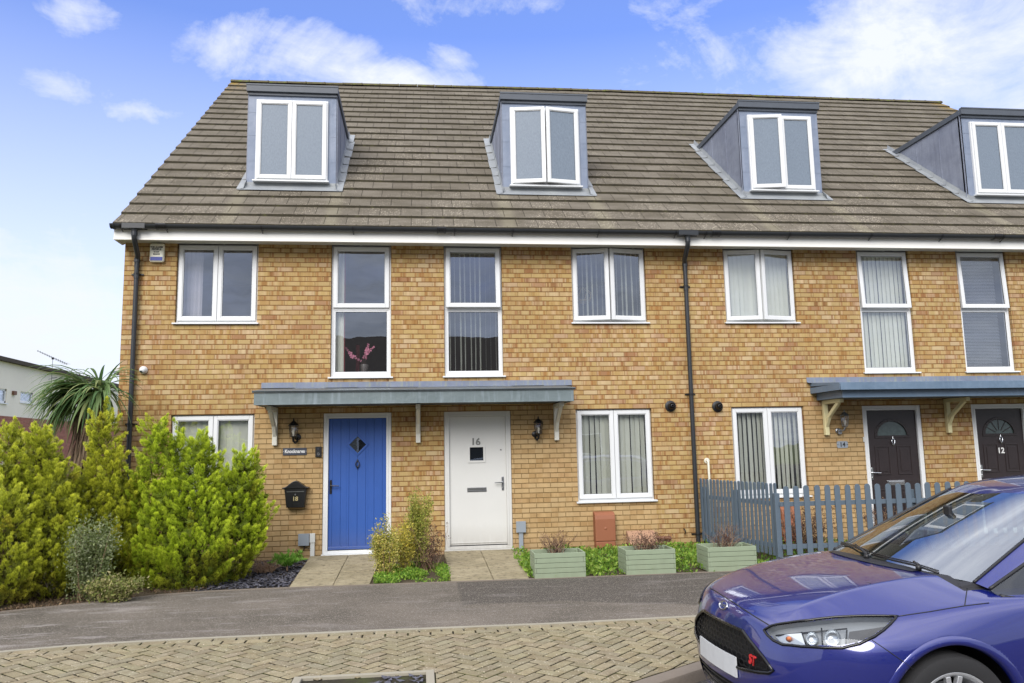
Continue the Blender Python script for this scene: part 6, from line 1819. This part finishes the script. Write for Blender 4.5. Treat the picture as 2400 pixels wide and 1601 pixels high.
# grille: recessed black panel, honeycomb, frame
b = MB(); GP.mesh(-.035, 1.0, mb=b); dp = [GP.P(p, -.035) for p in GP.poly]; rg = [GP.P(p, .0) for p in GP.poly]; n = len(dp); b.add(rg+dp, [(i,(i+1)%n,n+(i+1)%n,n+i) for i in range(n)]); grille = b.build('grille', M['car_black'], car, recalc=False)
b = MB(); b.tube([GP.P(p, .003) for p in GP.poly]+[GP.P(GP.poly[0], .003)], .010, 6, cap=False); b.build('grille_frame', M['car_gloss_black'], grille, smooth=True)
b = MB(); s = .030; hx = s*math.sqrt(3)
us = [p[0] for p in GP.poly]; vs = [p[1] for p in GP.poly]; seen = set()
j = 0; vv = min(vs)
sq = .62
while vv < max(vs)+s:
    uu = min(us) + (hx/2 if j % 2 else 0)
    while uu < max(us)+hx:
        cor = [(uu+s*math.sin(math.pi/3*k), vv+s*math.cos(math.pi/3*k)*sq) for k in range(6)]
        for k in range(6):
            a_, c_ = cor[k], cor[(k+1)%6]; key = tuple(sorted(((round(a_[0],3),round(a_[1],3)),(round(c_[0],3),round(c_[1],3)))))
            if key in seen: continue
            seen.add(key)
            if poly_in(a_, GP.poly) and poly_in(c_, GP.poly): b.tube([GP.P(a_, -.010), GP.P(c_, -.010)], .0032, 4, cap=False)
        uu += hx
    vv += s*1.5*sq; j += 1
b.build('honeycomb', M['car_black'], grille, recalc=False)
b = MB(); LP.mesh(-.05, 1.0, mb=b); b.build('lower_intake', M['car_black'], car, recalc=False)
b = MB()
for z in (.28,.31,.34): b.tube([LP.P(LP.uv(V3((0,y,z))), -.01) for y in (-.36,-.2,0,.2,.36)], .006, 6)
b.build('intake_slat', M['car_black'], car, smooth=True)
# number plate, left blank as in the photograph
b = MB(); pz0, pz1 = .412, .522; pts = []
for y in (-.26,-.13,0,.13,.26):
    for z in (pz0, pz1): 
        hx_ = max(bvh.ray_cast(V3((1,y,q_)), V3((-1,0,0)))[0].x for q_ in (pz0,(pz0+pz1)/2,pz1)); pts.append(V3((hx_+.014, y, z)))
b.add(pts+[p-V3((.01,0,0)) for p in pts], [(2*k,2*k+2,2*k+3,2*k+1) for k in range(4)]+[(10+2*k,2*k,2*k+1,11+2*k) for k in (0,4)]+[(2*k,10+2*k,12+2*k,2*k+2) for k in range(4)]+[(2*k+1,2*k+3,13+2*k,11+2*k) for k in range(4)])
plate = b.build('number_plate', M['plate_white'], car, recalc=True)
# oval badge and red letters
p, nb_ = hit(*E_(275,992)); 
q = nb_.to_track_quat('Z', 'Y').to_matrix().to_4x4()
fr = Matrix.Identity(4); nz = nb_.normalized(); ax_ = V3((0,1,0)); ax_ = (ax_-nz*ax_.dot(nz)).normalized(); ay_ = nz.cross(ax_)
Tb = Matrix(((ax_.x, ay_.x, nz.x, p.x), (ax_.y*1, ay_.y, nz.y, 0), (ax_.z, ay_.z, nz.z, p.z), (0,0,0,1)))
b = MB(); b.T = Tb @ Matrix.Diagonal((1,.46,1,1)); b.lathe((0,0,0), [(0,.004),(.048,.004)], 'z', 36); badge = b.build('badge', M['badge_blue'], car, recalc=False)
b = MB(); b.T = Tb @ Matrix.Diagonal((1,.46,1,1)); b.lathe((0,0,0), [(.047,.004),(.050,.009),(.056,.009),(.060,.0),(.05,0)], 'z', 40); b.build('badge_ring', M['chrome'], badge, smooth=True)
tx = text_mesh(badge, 'Ford', 0, 0, 0, .040, 'chrome', 'lettering', .001, rot=Matrix.Identity(4))
sh = Matrix.Identity(4); sh[0][1] = .35; tx.data.transform(Tb @ Matrix.Translation((0,0,.006)) @ sh)
p, nb2 = hit(*E_(490,1375)) if False else (GP.P(GP.uv(V3((0,.40,.545))), .004), GP.n)
Rm = Matrix(((0,0,1,0),(1,0,0,0),(0,1,0,0),(0,0,0,1)))
tx = text_mesh(grille, 'ST', 0, 0, 0, .075, 'red_badge', 'lettering', .003, rot=Matrix.Identity(4)); sh = Matrix.Identity(4); sh[0][1] = .25
tx.data.transform(Matrix.Translation(p) @ Rm @ sh)
# shut lines
def seam(pxs, r=.0022, both=True, name='panel_gap', fn=E_):
    q = [hit(*fn(*p))[0] for p in pxs]; q = [a_ for a_ in q if a_ is not None]
    if len(q) < 2: return
    return edge_line(q, name, 'car_black', car, r, bvh, .0002, both=both)
seam([(190,878),(300,945),(400,1010),(500,1075),(600,1135)], .0035, both=False, name='bonnet_gap')
seam([(1480,1073),(1700,1040),(1940,1000),(2110,980)], .003)
seam([(1970,822),(1955,910),(1942,1000)], .003)
seam([(1305,1237),(1400,1300),(1500,1370),(1592,1440)], .0025)
def side_line(pts, r=.003):
    q = []
    for (x, z) in pts: h = bvh.ray_cast(V3((x, 2, z)), V3((0,-1,0))); q.append(h[0])
    edge_line(q, 'door_gap', 'car_black', car, r, bvh, .0003)
side_line([(-1.42,.865),(-1.40,.6),(-1.36,.35),(-1.33,.22)]); side_line([(-2.42,.89),(-2.42,.22)]); side_line([(-1.33,.225),(-2.42,.215),(-3.15,.23)]); side_line([(-3.35,.91),(-3.30,.7),(-3.14,.5),(-3.12,.25)])
for x in (-2.15,-3.1):
    h = bvh.ray_cast(V3((x,2,.78)), V3((0,-1,0)))[0]; b = MB(); b.tube([h+V3((.10,.005,0)), h+V3((.08,.035,.004)), h+V3((-.08,.035,.004)), h+V3((-.10,.005,0))], .011, 8); add_both(b, 'door_handle', M['car_paint'], car, True)
b = MB(); c_ = V3((-1.86,.92,.97)); b.T = Matrix.Translation(c_) @ Matrix.Diagonal((.10,.115,.075,1)); b.lathe((0,0,0), [(math.cos(a_), math.sin(a_)) for a_ in [(-math.pi/2)+math.pi*k/10 for k in range(11)]], 'z', 18); b.T = None; b.beam((-1.84,.80,.92),(-1.84,.88,.94),.05,.03); add_both(b, 'door_mirror', M['car_paint'], car, True)
# bonnet vent on the far side and washer jets
b = MB(); 
for k in range(6):
    q_ = hit(*E_(672+k*26, 672-k*8))[0]; 
    if q_ is not None: b.tube([q_+V3((0,-.02,.002)), q_+V3((0,.03,.002))], .0035, 5)
add_both(b, 'bonnet_vent', M['car_black'], car)
# wipers
def wiper(px, pivot, parent=car):
    q = []
    for p in px:
        h = gbvh.ray_cast(CAML, dir_local(pix(*E_(*p)))); q.append(h[0]+h[1]*.016 if h[0] is not None and h[0].z < 1.15 else None)
    q = [a_ for a_ in q if a_ is not None]
    b = MB()
    if len(q) >= 2:
        b.tube(q, .006, 6); b.tube([a_+V3((0,0,.012)) for a_ in q], [.004]*len(q), 6)
    b.tube([V3(pivot), V3(pivot)+V3((0,0,.03))], .016, 10)
    if q: b.tube([V3(pivot)+V3((0,0,.03)), q[len(q)//2]+V3((0,0,.02))], [.010,.006], 6)
    return b.build('wiper', M['car_black'], parent, smooth=True)
wiper([(1005,562),(1100,585),(1200,612),(1290,650)], (-1.04,-.02,.985))
wiper([(1310,660),(1450,700),(1600,735),(1770,790)], (-1.08,.42,.98))
# wheels with arch lips and liners
def wheel(x, y, sg):
    b = MB(); R_ = .320
    b.lathe((x,y,WZ), [(.232,-.10*sg),(.24,-.112*sg),(.285,-.116*sg),(.308,-.108*sg),(.318,-.085*sg),(R_,-.05*sg),(R_,.05*sg),(.318,.085*sg),(.308,.108*sg),(.285,.116*sg),(.24,.112*sg),(.232,.10*sg)], 'y', 64)
    for k in range(3): 
        b.lathe((x,y,WZ), [(R_+.0005,(-.045+.04*k)*sg),(R_-.005,(-.042+.04*k)*sg),(R_-.005,(-.036+.04*k)*sg),(R_+.0005,(-.033+.04*k)*sg)], 'y', 64)
    w = b.build('wheel', M['rubber'], car, smooth=True, angle=35)
    b = MB(); b.lathe((x,y,WZ), [(.200,-.09*sg),(.205,.05*sg),(.222,.085*sg),(.238,.10*sg),(.236,.108*sg),(.224,.105*sg),(.212,.09*sg)], 'y', 64)
    b.lathe((x,y,WZ), [(0,.085*sg),(.03,.085*sg),(.04,.07*sg),(.06,.065*sg),(.065,.0)], 'y', 32)
    for k in range(5):
        a_ = 2*math.pi*k/5+math.pi/2
        for da in (-.16, .16):
            r0, r1 = .05, .218; p0 = V3((x+r0*math.cos(a_+da*.4), y+.068*sg, WZ+r0*math.sin(a_+da*.4))); p1 = V3((x+r1*math.cos(a_+da), y+.09*sg, WZ+r1*math.sin(a_+da))); b.beam(p0, p1, .026, .03, 0, up=(0,1,0))
    b.build('rim', M['alloy'], w, smooth=True, angle=35, bevel=.003)
    b = MB(); b.lathe((x,y,WZ), [(0,.0),(.165,.0),(.165,-.02*sg),(0,-.02*sg)], 'y', 40); b.build('brake_disc', M['satin'], w)
for x in (WF, WR):
    for sg in (1, -1): wheel(x, .775*sg, sg)
    for sg in (1, -1):
        b = MB(); b.lathe((x, 0, WZ), [(.375, .55*sg), (.375, .865*sg)], 'y', 40, a0=-.1, a1=math.pi+.1); b.lathe((x, .55*sg, WZ), [(0,0),(.375,0)], 'y', 40, a0=-.1, a1=math.pi+.1); b.build('wheel_arch_liner', M['car_black'], car, smooth=True, angle=40, recalc=False)
for x, bnd in ((WF, 1), (WR, 1)):
    b = MB(); vv_ = []; NA = 72; ok_ = True
    rr5 = (.416, .408, .388, .371); pu5 = (-.002, .0022, .0026, .001); ys_ = [[], [], [], []]; an = [lerp(-.28, math.pi+.28, k/NA) for k in range(NA+1)]
    for a_ in an:
        for qi, r in enumerate(rr5):
            z_ = max(.195, WZ+r*math.sin(a_)); h = bvh.ray_cast(V3((x+r*math.cos(a_), 2, z_)), V3((0,-1,0))); ys_[qi].append((h[0].y if h[0] is not None and h[0].y > .6 else .86)+pu5[qi])
    for k, a_ in enumerate(an):
        ca_, sa_ = math.cos(a_), math.sin(a_); row = []
        for qi, r in enumerate(rr5):
            w0 = ys_[qi][max(0,k-2):k+3]; yy = sum(w0)/len(w0) if qi else ys_[qi][k]-.002
            row.append(V3((x+r*ca_, yy, max(.195, WZ+r*sa_))))
        vv_ += row + [row[-1]+V3((-ca_*.006, -.035, -sa_*.006))]
    b.add(vv_, [(5*k+i, 5*k+i+1, 5*k+i+6, 5*k+i+5) for k in range(NA) for i in range(4)]); add_both(b, 'wheel_arch_lip', M['car_paint'], car, True)
b = MB(); b.box(-4.05,-.40,-.62,.62,.17,.20); b.build('underbody', M['car_black'], car)
# tail lights and rear bits, out of the picture but part of the car
b = MB()
q_ = [bvh.ray_cast(V3((-5,y,z)), V3((1,0,0)))[0] for (y, z) in ((.48,.86),(.74,.88),(.76,.74),(.50,.74))]
if all(a_ is not None for a_ in q_): b.add([a_-V3((.008,0,0)) for a_ in q_], [(0,1,2,3)]); add_both(b, 'tail_light', M['red_badge'], car)
car.location = (CX, CY, CZ); car.rotation_euler = (0, 0, CH)
bm_.free(); gb.free()
# ------------------------------------------------------------------ sky and light
w = bpy.data.worlds.new('World'); scene.world = w; w.use_nodes = True
nt = w.node_tree; nt.nodes.clear()
class WT(NT):
    def __init__(s): s.t = nt
T = WT()
SUN_EL, SUN_AZ = R(34), R(203)       # azimuth measured clockwise from +Y: behind the camera, to the left
out = T.n('OutputWorld'); bg = T.n('Background')
sky = T.n('TexSky'); sky.sky_type = 'NISHITA'; sky.sun_disc = False; sky.sun_elevation = SUN_EL; sky.sun_rotation = SUN_AZ; sky.air_density = 1.0; sky.dust_density = .6; sky.ozone_density = 3.0
d = T.n('TexCoord').outputs['Generated']; q = T.xyz(d)
el = q[2]
# the air: deep blue overhead, paling towards the horizon
blue = T.mix(1, T.mix(1, sky.outputs[0], SKYTINT, 'MULTIPLY'), SKYADD, 'ADD')
# high thin cloud field, laid out on a layer overhead
inv = T.math('DIVIDE', 1.0, T.math('MAXIMUM', T.math('ADD', el, .12), .05))
lay = T.cxyz(T.math('MULTIPLY', q[0], inv), T.math('MULTIPLY', q[1], inv), 0)
n1 = T.noise(lay, 1.35, 8, .62, .35); n2 = T.noise(lay, 4.2, 7, .68, .5); n3 = T.noise(d, 7.0, 8, .62, .5)
def blob(c, a, b_, k=1.0, edge=.55):
    c = Vector(c).normalized(); r_ = c.cross(Vector((0,0,1))).normalized(); u_ = r_.cross(c)
    v = T.n('VectorMath', operation='SUBTRACT', i_0=d, i_1=tuple(c)).outputs[0]
    dot = lambda vec: T.n('VectorMath', operation='DOT_PRODUCT', i_0=v, i_1=tuple(vec)).outputs['Value']
    L = T.n('VectorMath', operation='LENGTH', i_0=T.cxyz(dot(r_/a), dot(u_/b_), dot(c*2.5))).outputs['Value']
    return T.math('MULTIPLY', T.ramp(L, [(0, (1,1,1)), (edge, (.62,.62,.62)), (1, (0,0,0))]), k)
blobs = [((-.15,.882,.452), .15, .07, 1.0), ((-.02,.90,.425), .20, .045, .9), ((.04,.885,.455), .06, .03, .7), ((.06,.86,.53), .26, .06, .75),
         ((.58,.72,.43), .46, .19, 1.0), ((.50,.77,.36), .38, .10, .75), ((.30,.80,.50), .34, .06, .55), ((.24,.85,.44), .3, .05, .35), ((-.25,.87,.30), .25, .05, .2), ((-.36,.815,.46), .07, .035, .7), ((-.38,.84,.39), .10, .03, .75), ((-.31,.87,.375), .09, .025, .6),
         ((-.44,.90,.12), .34, .18, 1.1), ((-.44,.87,.27), .14, .035, .5)]
tot = None
for c, a, b_, k in blobs:
    s = blob(c, a, b_, k); tot = s if tot is None else T.math('MAXIMUM', tot, s)
tex = T.math('ADD', T.math('MULTIPLY', n3, .75), T.math('MULTIPLY', n2, .45))
dens = T.math('SUBTRACT', T.math('MULTIPLY_ADD', tot, .95, T.math('MULTIPLY', tex, 2.4)), 1.86)
front = T.ramp(dens, [(.0, (0,0,0)), (.2, (.35,.35,.35)), (.62, (1,1,1))])
# behind the camera: grey cloud low down, bright upper sky added to light the facade
back = T.ramp(T.math('MULTIPLY_ADD', q[1], -1.0, .0), [(.0, (0,0,0)), (.3, (1,1,1))])
left = T.ramp(T.math('MULTIPLY', q[0], -1.0), [(.45, (0,0,0)), (.7, (1,1,1))])
bcl = T.math('MULTIPLY', T.ramp(T.math('ADD', n1, .0), [(.36, (.55,.55,.55)), (.6, (1,1,1))]), back)
over = T.math('MULTIPLY', T.ramp(el, [(.58, (0,0,0)), (.75, (.9,.9,.9))]), T.ramp(n1, [(.4, (.4,.4,.4)), (.6, (1,1,1))]))
hz = T.ramp(el, [(.0, (1,1,1)), (.17, (.85,.85,.85)), (.48, (0,0,0))])
c = T.mix(T.math('MULTIPLY', hz, .9), blue, HAZE)
c = T.mix(front, c, CLOUD)
grey = T.mix(T.ramp(n2, [(.35, (0,0,0)), (.65, (1,1,1))]), BACK_A, BACK_B)
grey = T.mix(T.ramp(el, [(.34, (0,0,0)), (.58, (1,1,1))]), grey, BACK_HI)
c = T.mix(T.math('MAXIMUM', T.math('MAXIMUM', bcl, over), T.math('MULTIPLY', left, T.ramp(el, [(.2, (0,0,0)), (.4, (1,1,1))]))), c, grey)
T.set(bg, 0, c); bg.inputs[1].default_value = SKYK
nt.links.new(bg.outputs[0], out.inputs[0])
sun = bpy.data.lights.new('sun', 'SUN'); sun.energy = SUNE; sun.angle = R(36); sun.color = (1.0, .955, .89)
so = bpy.data.objects.new('sun', sun); COL.objects.link(so)
sd = Vector((math.sin(SUN_AZ)*math.cos(SUN_EL), math.cos(SUN_AZ)*math.cos(SUN_EL), math.sin(SUN_EL)))
so.rotation_euler = sd.to_track_quat('Z', 'Y').to_euler(); so.location = (0, -10, 20)
# ------------------------------------------------------------------ camera
cam = bpy.data.cameras.new('camera'); co = bpy.data.objects.new('camera', cam); COL.objects.link(co)
cam.sensor_width = 36; cam.lens = 36*F_/2400; cam.clip_end = 2000; cam.clip_start = .05
mt = Matrix(((CR.x, CU.x, -CF.x), (CR.y, CU.y, -CF.y), (CR.z, CU.z, -CF.z))).to_4x4(); mt.translation = CAMP
co.matrix_world = mt; scene.camera = co
scene.view_settings.view_transform = 'Standard'; scene.view_settings.look = 'None'; scene.view_settings.gamma = 1
scene.view_settings.exposure = EXPO
try:
    scene.cycles.max_bounces = 8; scene.cycles.transparent_max_bounces = 12; scene.cycles.sample_clamp_indirect = 6
except Exception: pass
